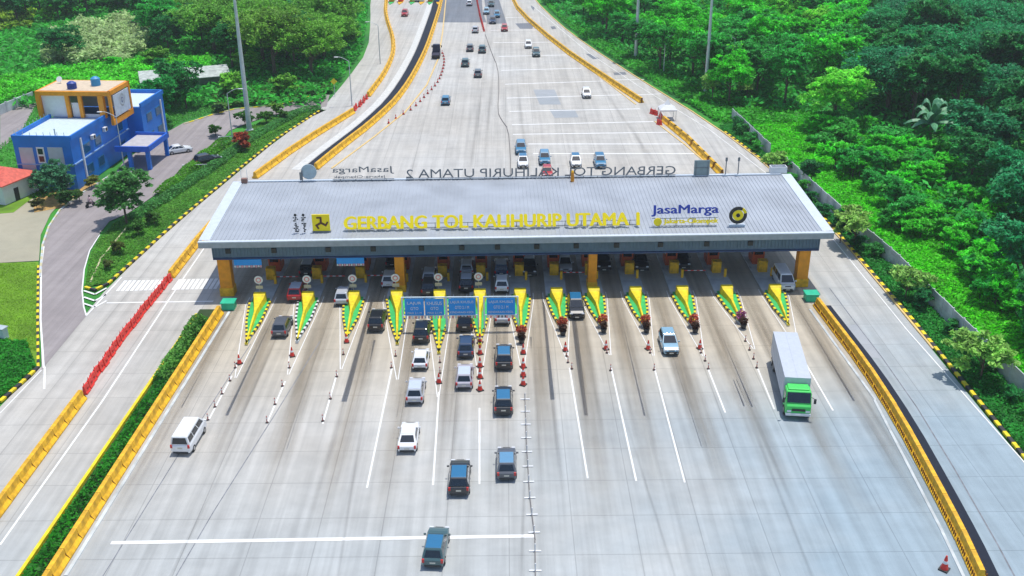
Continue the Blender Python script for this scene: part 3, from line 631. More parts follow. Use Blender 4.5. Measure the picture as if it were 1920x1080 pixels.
for x in(28.9,30.6):
    s=sign_root('thin %s roof antenna post right of the grey square board'%('left' if x<29 else 'right'),x,DP-.1,name='antenna'); k=MB(); k.tube((0,0,0),(0,0,2.6),.07,n=6); k.build('mast',GL,s); k=MB(); k.box((0,0,2.3),(.3,.1,.5)); k.build('receiver',GL,s)
    k=MB(); k.box((0,0,.1),(.7,.5,.2)); k.build('base',ROOFL,s)
s=sign_root('small brown box with thin antennas at the far left roof corner',-36.3,DP-.2,name='equipment_box'); k=MB(); k.box((0,0,.3),(.8,.6,.6)); k.build('case',mat('brown_box',(.25,.13,.1),.6),s); k=MB(); k.tube((-.4,0,0),(-.4,0,1.9),.03); k.tube((.4,0,0),(.4,0,1.9),.03); k.build('antenna_rod',WHITE,s)
s=sign_root('white railing box at the far right roof corner',36.3,DP+.2,name='equipment_box'); k=MB(); k.box((0,0,.55),(2.2,.1,.9)); k.box((0,1.0,.55),(2.2,.1,.9)); k.box((-1.05,.5,.55),(.1,.9,.9)); k.box((1.05,.5,.55),(.1,.9,.9)); k.build('railing',WHITE,s); k=MB(); k.box((.3,.5,.3),(.9,.6,.6)); k.build('case',STEEL,s)
s=sign_root('orange cylindrical beacon standing on the middle of the roof ridge',7.9,DP-1.4,name='beacon'); k=MB(); k.tube((0,0,0),(0,0,1.3),.26,.2,n=12); k.build('housing',ORG,s); k=MB(); k.tube((0,0,1.3),(0,0,1.55),.2,.08,n=12); k.build('cap',YEL,s)
# ------------------------------------------------------------------ vehicles
def quad_panel(mb,q,inset,off,m=0):
    q=[Vector(p) for p in q]; c=sum(q,Vector())/4; n_=(q[1]-q[0]).cross(q[3]-q[0]).normalized()
    if n_.dot(c-Vector((0,c.y*.2,.9)))<0: n_=-n_
    p=[c+(a-c)*inset+n_*off for a in q]; p0=[a-n_*.03 for a in p]; mb.loft([p0,p],m,closed=True)
def make_car(T):
    L,W,Ht,zs,hz,b0,b1,r0,r1,name,cat=T
    w=W/2; r=empty(name,'x',cat); l=L/2; zb=.24
    def sec(y,wf,z0,z1): a=w*wf; return [(-a*.93,y,z0),(-a,y,z0+.2),(-a,y,z1-.16),(-a*.9,y,z1),(a*.9,y,z1),(a,y,z1-.16),(a,y,z0+.2),(a*.93,y,z0)]
    m_=MB(); m_.loft([sec(-l,.86,zb+.14,zs-.14),sec(-l+.12,.95,zb+.04,zs-.04),sec(-l+.6,1,zb,zs),sec(0,1,zb,zs),sec(b1-.1,1,zb,zs),sec(b1+.25,.99,zb,hz+.03),sec(l-.45,.96,zb,hz-.08),sec(l-.1,.88,zb+.05,hz-.24),sec(l,.78,zb+.12,hz-.34)],0,closed=True)
    cw,rw=w*.94,w*.76; zt=Ht-.05
    zt-=.07; base=[(-cw,b0,zs-.05),(cw,b0,zs-.05),(cw,b1,zs-.05),(-cw,b1,zs-.05)]; top=[(-rw,r0,zt),(rw,r0,zt),(rw,r1,zt),(-rw,r1,zt)]
    crown=[(-rw*.93,r0+.09,zt+.07),(rw*.93,r0+.09,zt+.07),(rw*.93,r1-.09,zt+.07),(-rw*.93,r1-.09,zt+.07)]; m_.loft([base,top,crown],0,closed=True)
    m_.build('body',PAINT,r,bevel=.11)
    m_=MB(); m_.loft([[(x,y,zt+.072) for x,y,_ in crown],[(x*.93,y*.95+(r0+r1)*.025,zt+.105) for x,y,_ in crown]],0,closed=True); m_.build('roof_panel',PAINT,r,bevel=.02)
    m_=MB(); quad_panel(m_,[base[2],base[3],top[3],top[2]],.87,.012); m_.build('windshield',GLASS,r)
    m_=MB(); quad_panel(m_,[base[0],base[1],top[1],top[0]],.80,.012); m_.build('rear_window',GLASS,r)
    for s_ in(-1,1):
        m_=MB(); 
        def lerp(t,h): # point on side
            yb=b0+(b1-b0)*t; yt=r0+(r1-r0)*t; return (s_*(cw+(rw-cw)*h),yb+(yt-yb)*h,zs-.05+(zt-zs+.05)*h)
        for t0,t1 in((.05,.30),(.33,.62),(.65,.94)): quad_panel(m_,[lerp(t0,.16),lerp(t1,.16),lerp(t1,.86),lerp(t0,.86)],1,.012)
        m_.build('side_window',GLASS,r)
        m_=MB(); m_.box((s_*(w*.72),l-.10,hz-.26),(.34,.16,.16)); m_.build('headlight',LAMPW,r,bevel=.03)
        m_=MB(); m_.box((s_*(w*.84),-l+.045,zs-.2),(.2,.14,.32)); m_.build('taillight',LAMPR,r,bevel=.02)
        m_=MB(); m_.box((s_*(w+.10),b1-.30,zs+.08),(.20,.12,.15)); m_.build('mirror',PAINT,r,bevel=.03)
        for yy in(-l*.62,l*.64):
            m_=MB(); m_.tube((s_*(w-.2),yy,.31),(s_*(w+.025),yy,.31),.32,n=18); wh=m_.build('wheel',TYRE,r)
            m_=MB(); m_.tube((s_*(w+.02),yy,.31),(s_*(w+.035),yy,.31),.19,n=14); m_.build('rim',RIM,wh)
    m_=MB(); m_.box((0,l-.0,.42),(W*.62,.1,.2)); m_.box((0,l-.06,hz-.30),(W*.38,.1,.12)); m_.build('grille',DARK,r,bevel=.02)
    m_=MB(); m_.box((0,-l+.02,.38),(W*.74,.1,.2)); m_.build('rear_bumper',DARK,r,bevel=.03)
    m_=MB(); m_.box((0,-l+.0,zs-.36),(.45,.04,.14)); m_.build('number_plate',PLATE,r)
    m_=MB(); m_.box((0,l+.06,.42),(.45,.03,.13)); m_.build('number_plate',PLATE,r)
    return r
TY={'mpv':(4.4,1.76,1.70,1.03,1.0,-2.06,1.05,-1.72,.15,'parked_car','car'),'suv':(4.6,1.86,1.80,1.12,1.1,-2.2,1.05,-1.85,.2,'parked_car','car'),'hatch':(3.85,1.70,1.50,.95,.92,-1.8,.85,-1.35,.15,'parked_car','car'),'sedan':(4.5,1.78,1.47,.95,.9,-1.75,1.0,-.95,.3,'parked_car','car'),'van':(4.8,1.90,2.05,1.2,1.1,-2.32,2.05,-2.25,1.25,'van','van')}
for k in TY: TY[k]=TY[k][:9]+(('car' if k!='van' else 'van'),TY[k][10])
PROTO={}; used={}
C_={'white':(.80,.81,.82),'silver':(.48,.5,.54),'grey':(.10,.11,.13),'dark':(.022,.025,.03),'black':(.012,.014,.017),'navy':(.02,.05,.11),'red':(.45,.01,.012),'blue':(.03,.20,.36),'teal':(.05,.11,.12),'lblue':(.24,.42,.54),'pink':(.5,.47,.52)}
R_={'sky':(.02,.15,.30),'sky2':(.12,.28,.44),'pale':(.52,.58,.68)}  # sky tones: reflected blue sky painted into the car roof colour
def car(u,v,ty,col,label,away=True,roof=None,rz=None,dx=0,queue=None):
    if ty not in PROTO: PROTO[ty]=make_car(TY[ty]); c=PROTO[ty]
    else: c=copy_tree(PROTO[ty])
    p=G(u,v); L=TY[ty][0]; a=0 if rz is None else math.radians(rz)     # heading from +y, ccw
    d=Vector((-math.sin(a),math.cos(a),0)); q=p+d*(L/2+.12)
    c.location=(q.x,q.y,.02); c.rotation_euler=(0,0,a if away else a+math.pi); c['label']=label
    if queue: c['group']=queue
    for ch in c.children:
        if ch.name.startswith(('body','mirror')): ch.color=(*C_[col],1)
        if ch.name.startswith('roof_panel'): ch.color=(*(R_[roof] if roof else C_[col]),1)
    return c
Q='cars queueing before the gate'
car(339,857,'van','white','white van with a dark rear window, alone on the left of the plaza',rz=-3)
car(523,637,'mpv','grey','dark grey car leaving the gap between first and second toll islands')
car(552,570,'suv','red','red car at the canopy edge left of the second island',roof='pale')
car(640,577,'mpv','silver','silver car at the canopy edge left of the third island')
car(704,626,'suv','black','black car between the third and fourth islands')
car(789,648,'suv','black','black car below the leftmost blue sign, head of the white cars',queue=Q)
car(787,698,'hatch','white','white hatchback directly behind the black car under the leftmost sign',queue=Q)
car(777,763,'mpv','silver','silver car with pale roof between two white cars',roof='pale',queue=Q)
car(763,854,'sedan','white','white sedan last in the leftmost queue',queue=Q)
car(860,936,'suv','dark','dark car with blue sky reflection painted on its roof and glowing red tail lights',roof='sky',queue=Q)
car(811,1071,'mpv','teal','teal car with blue sky reflection painted on its roof on the white stop line at the bottom',roof='sky',rz=-4)
car(950,906,'mpv','grey','grey car with light blue sky reflection painted on its roof, last of the rightmost queue',roof='sky2',queue=Q)
car(944,784,'suv','dark','dark car with blue sky reflection painted on its roof and white sticker, second last of the rightmost queue',roof='sky',queue=Q)
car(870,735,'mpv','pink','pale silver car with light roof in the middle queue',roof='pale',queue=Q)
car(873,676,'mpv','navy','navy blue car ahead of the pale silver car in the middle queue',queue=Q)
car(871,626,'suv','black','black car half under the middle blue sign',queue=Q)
car(945,698,'suv','dark','dark car with blue sky reflection painted on its roof, third from the end of the rightmost queue',roof='sky',queue=Q)
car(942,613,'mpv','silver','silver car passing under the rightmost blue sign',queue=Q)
car(1082,602,'suv','black','black car with blue sky reflection painted on its roof, coming out between the eighth and ninth islands',False,roof='sky')
car(1259,670,'mpv','lblue','light blue silver car coming toward the camera below the tenth island',False,rz=0)
car(1477,550,'van','white','white van coming out beside the rightmost orange pillar',False)
U='cars in the shade of the canopy'
for (u,v,ty,co,aw,l) in [(728,544,'mpv','white',True,'white car in the shade left of the orange pillar below the fourth island'),(804,538,'mpv','silver',True,'silver car under the canopy between the fourth and fifth islands'),(803,560,'suv','dark',True,'dark car at the shade edge above the leftmost blue sign'),(875,522,'mpv','silver',True,'pale car deep under the canopy above the middle blue sign'),(874,552,'suv','black',True,'black car at the shade edge above the middle blue sign'),(940,524,'suv','navy',True,'navy car deep under the canopy above the rightmost blue sign'),(941,553,'mpv','white',True,'white car at the shade edge above the rightmost blue sign'),(993,522,'suv','black',False,'black car under the canopy between the seventh and eighth islands'),(1061,516,'mpv','silver',False,'silver car under the canopy between the eighth and ninth islands'),(1133,512,'suv','black',False,'black car right of the middle orange pillar'),(1204,513,'suv','dark',False,'dark car under the canopy between the tenth and eleventh islands'),(1282,508,'suv','black',False,'black car under the canopy between the eleventh and twelfth islands'),(574,524,'suv','black',True,'black car under the canopy between the first and second islands'),(735,506,'mpv','dark',True,'dark car deep in the shade ahead of the white one in the fourth lane')]:
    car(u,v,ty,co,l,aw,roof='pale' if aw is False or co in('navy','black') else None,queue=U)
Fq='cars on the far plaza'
for (u,v,ty,co,ro,aw,l) in [(977,292,'suv','blue','sky2',False,'blue car first in the pair left of the red car behind the canopy'),(981,318,'mpv','white','sky',False,'white car with blue sky reflection painted on its roof, close behind the far letters'),(1022,312,'suv','blue','sky2',False,'blue car directly behind the red one near the roof'),(1027,336,'hatch','red',None,False,'red car seen behind the grey letters'),(1081,317,'mpv','white','sky',False,'white car with blue sky reflection painted on its roof, between the red car and the rightmost blue car'),(1127,318,'suv','blue','sky',False,'dark blue car rightmost of the row behind the far letters'),(835,199,'mpv','blue',None,True,'blue car alone on the left half of the far plaza'),(896,147,'mpv','grey',None,True,'grey car nearest of the group beyond the lone blue car'),(872,127,'suv','teal',None,True,'teal car left of the grey car on the far plaza'),(881,98,'mpv','grey',None,True,'grey car left of a side by side pair far away'),(904,101,'suv','teal',None,True,'teal car right of a side by side pair far away'),(891,63,'mpv','silver',None,True,'silver green car near the end of the red divider'),(946,60,'mpv','red',None,False,'small red car far away right of the red divider'),(924,46,'suv','navy',None,False,'dark blue car on the far asphalt ahead of the red car'),(932,34,'mpv','blue',None,False,'blue car behind two others on the right asphalt'),(912,28,'mpv','lblue',None,False,'pale car beside the red divider on the right asphalt'),(921,14,'suv','teal',None,False,'farthest teal car on the right asphalt'),(880,12,'mpv','white',None,True,'pale car alone on the left asphalt'),(991,92,'mpv','white',None,False,'small white car left of the dark car on the striped far lanes'),(1006,108,'suv','teal',None,False,'dark teal car on the striped far lanes'),(1101,186,'mpv','white',None,False,'white car alone near the right yellow barrier')]:
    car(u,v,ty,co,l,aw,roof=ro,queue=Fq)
car(310,290,'sedan','white','white sedan parked by the blue porch',rz=-60)
car(365,312,'suv','black','black car half hidden behind the hedge',rz=-50)
car(758,32,'suv','red','dark red car near the far toll booths at the top left',False)
# trucks
def make_truck(name,label,cat,L,boxL,W,Hb,cabc,boxc,loc,rz,flat=False):
    r=empty(name,label,cat,None,loc,rz); w=W/2; f=L/2      # forward +y
    c0=f-2.0
    m_=MB(); 
    def cs(y,zt,wf=1): return [(-w*wf,y,.55),(w*wf,y,.55),(w*wf,y,zt-.12),(w*wf*.93,y,zt),(-w*wf*.93,y,zt),(-w*wf,y,zt-.12)]
    m_.loft([cs(c0,2.75,.95),cs(f-.75,2.78,.95),cs(f-.25,1.75,.95),cs(f,1.5,.92)],0,closed=True); b=m_.build('cab',PLASTIC,r,bevel=.05); b.color=(*cabc,1)
    m_=MB(); m_.box((0,c0+.5,2.82),(W*.8,1.1,.18)); b=m_.build('air_deflector',PLASTIC,r,bevel=.05); b.color=(*cabc,1)
    m_=MB(); quad_panel(m_,[(-w*.88,f-.74,2.66),(w*.88,f-.74,2.66),(w*.88,f-.26,1.8),(-w*.88,f-.26,1.8)],1,.06); m_.build('windshield',GLASS,r)
    for s_ in(-1,1):
        m_=MB(); m_.box((s_*(w*.95+.01),f-1.2,2.15),(.05,.8,.7)); m_.build('side_window',GLASS,r)
        m_=MB(); m_.box((s_*w*.7,f+.0,1.0),(.4,.12,.22)); m_.build('headlight',LAMPW,r,bevel=.03)
        m_=MB(); m_.box((s_*(w+.22),f-.15,2.1),(.22,.12,.5)); m_.tube((s_*(w-.1),f-.4,2.4),(s_*(w+.2),f-.15,2.3),.03); m_.build('mirror',DARK,r)
        for yy in(f-1.1,-f+1.3,-f+2.6):
            m_=MB(); m_.tube((s_*(w-.35),yy,.5),(s_*(w-.02),yy,.5),.5,n=20); wh=m_.build('wheel',TYRE,r); m_=MB(); m_.tube((s_*(w-.03),yy,.5),(s_*(w+.0),yy,.5),.26,n=14); m_.build('rim',RIM,wh)
    m_=MB(); m_.box((0,f-.02,1.15),(W*.5,.12,.25)); m_.build('grille',DARK,r)
    m_=MB(); m_.box((0,f+.02,.68),(W*.94,.2,.26)); m_.box((0,f+.13,.7),(.5,.04,.16)); m_.build('bumper',WHITE,r,bevel=.03)
    m_=MB(); m_.box((0,-.3,.72),(W*.4,L-1.6,.3)); m_.build('chassis',DARK,r)
    m_=MB()
    if flat:
        m_.box((0,c0-.15-boxL/2,1.0),(W,boxL,.15)); m_.box((-w+.04,c0-.15-boxL/2,1.3),(.08,boxL,.5)); m_.box((w-.04,c0-.15-boxL/2,1.3),(.08,boxL,.5)); m_.box((0,c0-.2,1.5),(W,.08,.9))
    else:
        m_.box((0,c0-.15-boxL/2,(Hb+.95)/2),(W,boxL,Hb-.95))
        for k in range(9): 
            y=c0-.5-k*(boxL-.6)/8; m_.box((w+.012,y,(Hb+.95)/2),(.02,.08,Hb-1.2)); m_.box((-w-.012,y,(Hb+.95)/2),(.02,.08,Hb-1.2))
        m_.box((0,c0-.15-boxL/2,Hb+.012),(.06,boxL-.3,.02))
        m_.box((0,c0-.15-.04,(Hb+.95)/2),(W*.96,.06,Hb-1.1))
    b=m_.build('cargo_box',PLASTIC,r,bevel=.03); b.color=(*boxc,1)
    m_=MB(); m_.box((0,c0-.15-boxL-.03,.8),(W*.9,.08,.2)); m_.build('rear_bumper',DARK,r)
    return r
rf=Vector((29.15-27.95,96.2-86.4,0)); ra=math.atan2(rf.y,rf.x)-math.pi/2
ctr=Vector((27.88,84.5,0))+rf.normalized()*6.1
make_truck('box_truck','green truck with a long pale grey cargo box driving toward the camera','truck',12.2,9.8,2.5,3.5,(.07,.62,.12),(.50,.54,.60),(ctr.x,ctr.y,.02),ra+math.pi)
p=G(817,112); make_truck('flatbed_truck','dark flatbed truck at the end of the curved cone row','truck',5.5,3.2,1.9,2.2,(.03,.035,.07),(.05,.05,.08),(p.x,p.y+2.8,.02),0,True)
p=G(790,6); make_truck('box_truck','white and blue truck near the far toll booths','truck',8,5.6,2.3,3.1,(.1,.2,.4),(.6,.62,.65),(p.x-2,p.y+6,.02),math.pi)
# motorcyclist
p=G(170,388); r=empty('motorcycle','motorcycle ridden along the asphalt access road','motorcycle',None,(p.x,p.y,.02),-.5)
m_=MB(); m_.box((0,0,.62),(.3,1.1,.3)); m_.box((0,-.25,.85),(.28,.8,.12)); m_.tube((0,.55,.55),(0,.4,1.05),.05); m_.box((0,.42,1.08),(.6,.06,.06)); m_.build('body',DARK,r,bevel=.04)
for yy in(-.6,.62): m_=MB(); m_.tube((-.06,yy,.3),(.06,yy,.3),.3,n=16); m_.build('wheel',TYRE,r)
me=bpy.data.meshes.new('person'); V=[(0,-.15,.9),(0,-.08,1.15),(0,.02,1.42),(0,.04,1.55),(0,.07,1.68),(.2,0,1.4),(.3,.2,1.15),(.26,.42,1.12),(-.2,0,1.4),(-.3,.2,1.15),(-.26,.42,1.12),(.14,-.12,.88),(.2,.25,.82),(.2,.15,.4),(-.14,-.12,.88),(-.2,.25,.82),(-.2,.15,.4)]
Ed=[(0,1),(1,2),(2,3),(3,4),(2,5),(5,6),(6,7),(2,8),(8,9),(9,10),(0,11),(11,12),(12,13),(0,14),(14,15),(15,16)]
me.from_pydata(V,Ed,[]); me.materials.append(PLASTIC); po=bpy.data.objects.new('person',me); COL.objects.link(po); sk_=po.modifiers.new('skin','SKIN'); po.modifiers.new('sub','SUBSURF').levels=1
for i,rr in enumerate([.17,.17,.19,.07,.12,.08,.055,.045,.08,.055,.045,.1,.085,.06,.1,.085,.06]): me.skin_vertices[0].data[i].radius=(rr,rr)
me.skin_vertices[0].data[0].use_root=True; po.color=(.6,.4,.42,1); po.location=(p.x,p.y,.02); po.rotation_euler=(0,0,-.5)
tag(po,'rider in a pale pink shirt sitting on the motorcycle','person')
m_=MB(); m_.tube((0,.07,1.6),(0,.07,1.86),.14,.10,n=12); m_.build('helmet',DARK,po,bevel=.04)
# ------------------------------------------------------------------ lane separators, delineators
def separator(pts,label,wd=.14,h=.16,cross=None):
    P_,st=resample(pts,1.2); r=empty('lane_separator',label,'lane separator'); m_=MB()
    for p,d in P_: m_.box((p.x,p.y,.02+h/2),(st*.98,wd,h),0,math.atan2(d.y,d.x))
    m_.build('rail',mat('dark_rubber',(.17,.16,.16),.8),r)
    if cross:
        m_=MB(); P2,_=resample(pts,cross)
        for p,d in P2: m_.box((p.x,p.y,.05),(.16,.95,.06),0,math.atan2(d.y,d.x)); m_.tube((p.x,p.y,.1),(p.x,p.y,.75),.05,n=6)
        m_.build('marker_post',WHITE,r)
separator(GP((984,738),(987,830),(993,930),(1003,1010),(1004,1090)),'dark lane separator with white cross posts in the middle of the near plaza',.08,.1,cross=2.4)
separator(smooth(GP((910,65),(922,100),(933,125),(936,160),(933,210),(940,225),(953,242),(957,290),(957,330)),1),'long thin dark separator winding across the far plaza',.12,.1)
def delin():
    r=empty('delineator_post','x','delineator post'); m_=MB(); m_.tube((0,0,0),(0,0,.75),.06,.05,n=8); m_.build('post',mat('faded_red_plastic',(.5,.16,.13),.6),r); m_=MB(); m_.tube((0,0,.45),(0,0,.6),.068,n=8); m_.build('reflective_band',WHITEP,r)
    m_=MB(); m_.tube((0,0,0),(0,0,.06),.16,n=8); m_.build('base',BLK,r); return r
DL=delin(); fd=True
for i,(a,b,n_) in enumerate([((443,690),(392,788),5),((541,690),(502,793),4),((645,665),(607,790),4),((742,668),(735,690),2),((823,680),(823,700),2),((1062,668),(1070,692),3),((1315,662),(1330,692),3),((1398,640),(1420,690),4),((1138,662),(1147,695),2),((1220,662),(1228,694),2)]):
    for k in range(n_):
        t=k/max(1,n_-1); d_=DL if fd else copy_tree(DL); fd=False; q=G(a[0]+(b[0]-a[0])*t,a[1]+(b[1]-a[1])*t); d_.location=(q.x+random.uniform(-.12,.12),q.y,.02)
        d_['label']='thin faded red post on a painted lane line before the toll islands'; d_['group']='delineator posts on the lane lines'
# white tent
p=G(1247,226); r=empty('tent','small white pyramid tent by the right yellow barrier','tent',None,(p.x+.5,p.y+1.2,0))
m_=MB(); b4=[(-1.6,-1.6,2.1),(1.6,-1.6,2.1),(1.6,1.6,2.1),(-1.6,1.6,2.1)]
mid=[(x*.35,y*.35,2.9) for x,y,_ in b4]; tp=[(x*.03,y*.03,3.8) for x,y,_ in b4]; m_.loft([[(x,y,1.85) for x,y,_ in b4],b4,mid,tp],0,closed=True); m_.build('tent_top',WHITE,r)
for sx in(-1.5,1.5):
    for sy in(-1.5,1.5): m_=MB(); m_.tube((sx,sy,0),(sx,sy,2),.05); m_.build('leg',STEEL,r)
# worker figures near the tent: dark round object on a base
# ------------------------------------------------------------------ masts, lamps, signs
def mast(u,v,hgt,label,r0=.45):
    p=G(u,v); r=empty('light_mast',label,'light mast','tall grey floodlight masts',(p.x,p.y,0)); m_=MB(); m_.tube((0,0,0),(0,0,hgt),r0,.18,n=14); m_.build('pole',STEEL,r,smooth=False)
    m_=MB(); m_.tube((0,0,hgt-.3),(0,0,hgt),1.3,n=16); m_.build('ring',STEEL,r); m_=MB()
    for k in range(8): a=k*math.pi/4; m_.box((1.4*math.cos(a),1.4*math.sin(a),hgt-.5),(.5,.5,.35),0,a)
    m_.build('floodlight',DARK,r); m_=MB(); m_.tube((0,0,0),(0,0,.25),r0+.25,n=12); m_.build('base',WALLC,r)
mast(468,245,32,'thick grey mast rising beside the asphalt road right of the blue building',.5)
mast(613,88,32,'far grey mast standing in the left wood'); mast(1192,110,32,'left one of the two grey masts in the right wood'); mast(1322,178,32,'right one of the two grey masts in the right wood',.4)
def lamp(u,v,hgt,dirx,label):
    p=G(u,v); r=empty('street_lamp',label,'street lamp','thin street lamps',(p.x,p.y,0)); m_=MB(); m_.tube((0,0,0),(0,0,hgt),.12,.07,n=8); m_.build('pole',STEEL,r)
    m_=MB(); pv=Vector((0,0,hgt))
    for k in range(1,6): q=Vector((dirx*2.2*k/5,0,hgt+.9*math.sin(k/5*math.pi/2))); m_.tube(pv,q,.05,n=6); pv=q
    m_.build('arm',STEEL,r); m_=MB(); m_.box((dirx*2.5,0,hgt+.85),(.8,.3,.14)); m_.build('lamp_head',WHITE,r,bevel=.03)
lamp(437,268,9,1,'street lamp with a curved arm left of the thick mast'); lamp(713,120,9,-1,'street lamp in the far left road median'); lamp(660,198,9,-1,'street lamp at the red gap in the median'); lamp(1372,150,9,-1,'street lamp in front of the right wood'); lamp(234,318,9,-1,'street lamp beside the blue building corner')
lamp(1244,140,8,1,'street lamp between the two masts of the right wood')
p=G(628,180); r=empty('warning_sign','yellow diamond warning sign beside the left road','sign',None,(p.x,p.y,0)); m_=MB(); m_.tube((0,0,0),(0,0,3.2),.06); m_.build('pole',STEEL,r); m_=MB(); m_.loft([[(.0,-.06,2.4),(.7,-.06,3.1),(0,-.06,3.8),(-.7,-.06,3.1)],[(.0,-.12,2.4),(.7,-.12,3.1),(0,-.12,3.8),(-.7,-.12,3.1)]],0,closed=True); m_.build('sign_panel',YEL2,r)
# yard gate arms beside the access road
for (u,v,l) in((412,266,'white gate arm beside the red flowering bush'),(345,320,'white gate arm at the near end of the hedge')):
    p=G(u,v); r=empty('gate_arm',l,'gate arm',None,(p.x,p.y,0),.1); m_=MB(); m_.box((0,0,.5),(.35,.35,1.0)); m_.build('post',WHITE,r); m_=MB(); m_.box((2.0,0,.95),(4,.08,.1)); m_.build('arm',WHITE,r)
# ------------------------------------------------------------------ concrete wall on the right
wp=[Vector((42.2,192,0)),Vector((43.7,171.7,0)),Vector((45.2,155.8,0)),Vector((46.9,134.7,0)),Vector((47.9,127,0)),Vector((48.6,121,0)),Vector((49.3,104,0)),Vector((50.2,89,0)),Vector((50.9,76,0)),Vector((51.3,55,0))]
wp=[p+Vector((1.2,0,0)) for p in wp]
r=empty('precast_wall','weathered grey precast concrete panel wall along the right verge','wall'); P_,st=resample(wp,2.6); a=MB(); b=MB()
for i,(p,d) in enumerate(P_):
    if i in(9,10,21,30): continue
    ang=math.atan2(d.y,d.x); hh=random.uniform(-.08,.08)
    for lv in range(4): a.box((p.x,p.y,.35+lv*.56+hh),(st-.22,.09,.54),0,ang+random.uniform(-.01,.01))
    q=p-d*st/2; b.box((q.x,q.y,1.15),(.2,.2,2.45),0,ang)
a.build('panels',WALLC,r); b.build('posts',WALLC,r)
# ------------------------------------------------------------------ office building
BR=math.radians(-4.5); B=empty('office_building','blue two storey office with an orange framed roof room','building',None,(-67.5,154.5,0),BR)
def bpart(name,m,boxes,parent=B,bevel=0):
    k=MB()
    for c,d in boxes: k.box(c,d)
    return k.build(name,m,parent,bevel=bevel)
bpart('wall',BLUE,[((-4.6,10.5,4.0),(9.2,21,8.0)),((-3.2,26,3.9),(11.6,10,7.8))])
bpart('parapet',BLUE,[((-4.6,.15,8.35),(9.4,.3,.7)),((.05,6.4,8.35),(.3,12.5,.7)),((-9.25,6.4,8.35),(.3,12.5,.7))])
bpart('parapet',BLUE,[((2.65,26,8.15),(.3,10.2,.7)),((-3,31,8.15),(11.6,.3,.7))])
bpart('roof_terrace',PALEB,[((-4.6,6.5,8.03),(8.9,12.6,.06))])
bpart('roof_terrace',PALEB,[((-2.8,26,7.83),(10.4,9.4,.06))])
bpart('wall_panel',GREYP,[((-7.3,-.03,4.1),(2.2,.08,5.4)),((-2.6,-.03,3.6),(2.4,.08,6.6)),((-4.95,-.04,6.2),(.2,.08,.1))])
w1=bpart('window',WHITE,[((-5.0,-.03,5.6),(1.2,.1,2.6))]); bpart('pane',GLASS,[((-5.0,-.08,6.2),(.8,.04,.9)),((-5.0,-.08,5.0),(.8,.04,.9))],w1)
for yy in (5,9,17.5,24,28):
    xx=.02 if yy<21 else 2.62
    w1=bpart('window',mat('blue_frame',(.01,.15,.35),.5),[((xx,yy,5.4),(.1,2.2,1.6))]); bpart('pane',mat('blue_glass',(.01,.09,.18),.1),[((xx+.05,yy,5.4),(.05,1.9,1.3))],w1)
    w1=bpart('window',MATS['blue_frame'],[((xx,yy,2.0),(.1,2.2,1.6))]); bpart('pane',MATS['blue_glass'],[((xx+.05,yy,2.0),(.05,1.9,1.3))],w1)
bpart('drain_pipe',WHITE,[((.1,3.2,3.9),(.25,.35,7.2)),((2.75,29.3,3.6),(.2,.3,7.0))])
for yy in (7,11.5,19.5):
    u_=bpart('air_conditioner',WHITE,[((.32,yy,6.6),(.5,1.0,.7))],bevel=.04); bpart('fan_grille',DARK,[((.58,yy,6.6),(.03,.6,.5))],u_)
bpart('ledge',mat('pale_blue_trim',(.25,.42,.65),.5),[((.1,10.4,4.1),(.2,20.6,.18))]); bpart('ledge',MATS['pale_blue_trim'],[((-4.6,-.1,4.1),(9.2,.2,.14))])
# orange roof room
bpart('roof_room',ORG,[((-4.9,16.8,12.15),(12.6,8.2,.7)),((-10.9,13.0,10),(.7,.6,3.8)),((-6.0,13.0,10),(.6,.5,3.8)),((-3.8,13.0,10),(.6,.5,3.8)),((-.2,13.0,10),(.9,.8,3.8)),((-10.9,20.4,10),(.7,.6,3.8)),((1.2,13.1,9.7),(.4,.5,5.6)),((1.2,20.6,9.7),(.4,.5,5.6)),((1.2,16.8,7.3),(.5,8,.9))])
bpart('roof_deck',mat('sandy_roof',(.62,.50,.36),.8),[((-4.9,16.8,12.52),(11.6,7.2,.06))])
bpart('room_wall',WHITE,[((-8.4,13.4,9.9),(4.2,.2,3.6)),((-4.9,13.4,9.3),(1.4,.15,2.4)),((-4.9,20.3,9.9),(11,.2,3.6)),((-10.9,16.8,9.9),(.15,7,3.6)),((-2,13.4,8.3),(3.2,.15,.6))])
lg=bpart('wall_sign',mat('pale_sign_grey',(.55,.60,.68),.5),[((1.45,16.8,9.8),(.1,6.0,3.6))])
ring(.75,1.05,0,360,0,.1,0,WHITE,'ring_logo',lg).matrix_local=Matrix.Translation((1.5,17,10.2))@Matrix.Rotation(math.radians(90),4,'Z')
ring(.2,.5,0,360,0,.1,0,mat('logo_navy',(.02,.04,.3),.5),'logo_core',lg).matrix_local=Matrix.Translation((1.5,17,10.2))@Matrix.Rotation(math.radians(90),4,'Z')
bpart('porch_roof',mat('porch_blue',(.01,.12,.60),.5),[((4.9,10.35,3.6),(5.8,.3,.9)),((4.9,18.9,3.6),(5.8,.3,.9)),((7.65,14.6,3.6),(.3,8.9,.9)),((4.9,14.6,3.4),(5.6,8.4,.2))]); bpart('porch_deck',mat('dusty_deck',(.45,.44,.46),.8),[((4.9,14.6,3.53),(5.2,8.2,.06))])
for x,y in((7.3,10.7),(7.3,18.5),(4.2,10.7)): bpart('porch_column',BLUE,[((x,y,1.6),(.6,.6,3.2))])
bpart('railing',STEEL,[((-9.2,1+k*1.2,8.95),(.07,.07,.6)) for k in range(10)]+[((-8.5+k*1.1,.15,8.95),(.06,.06,.6)) for k in range(8)]+[((-2.6,.9,9.0),(.15,.15,1.2))])
q=Matrix.Translation((-67.5,154.5,0))@Matrix.Rotation(BR,4,'Z')
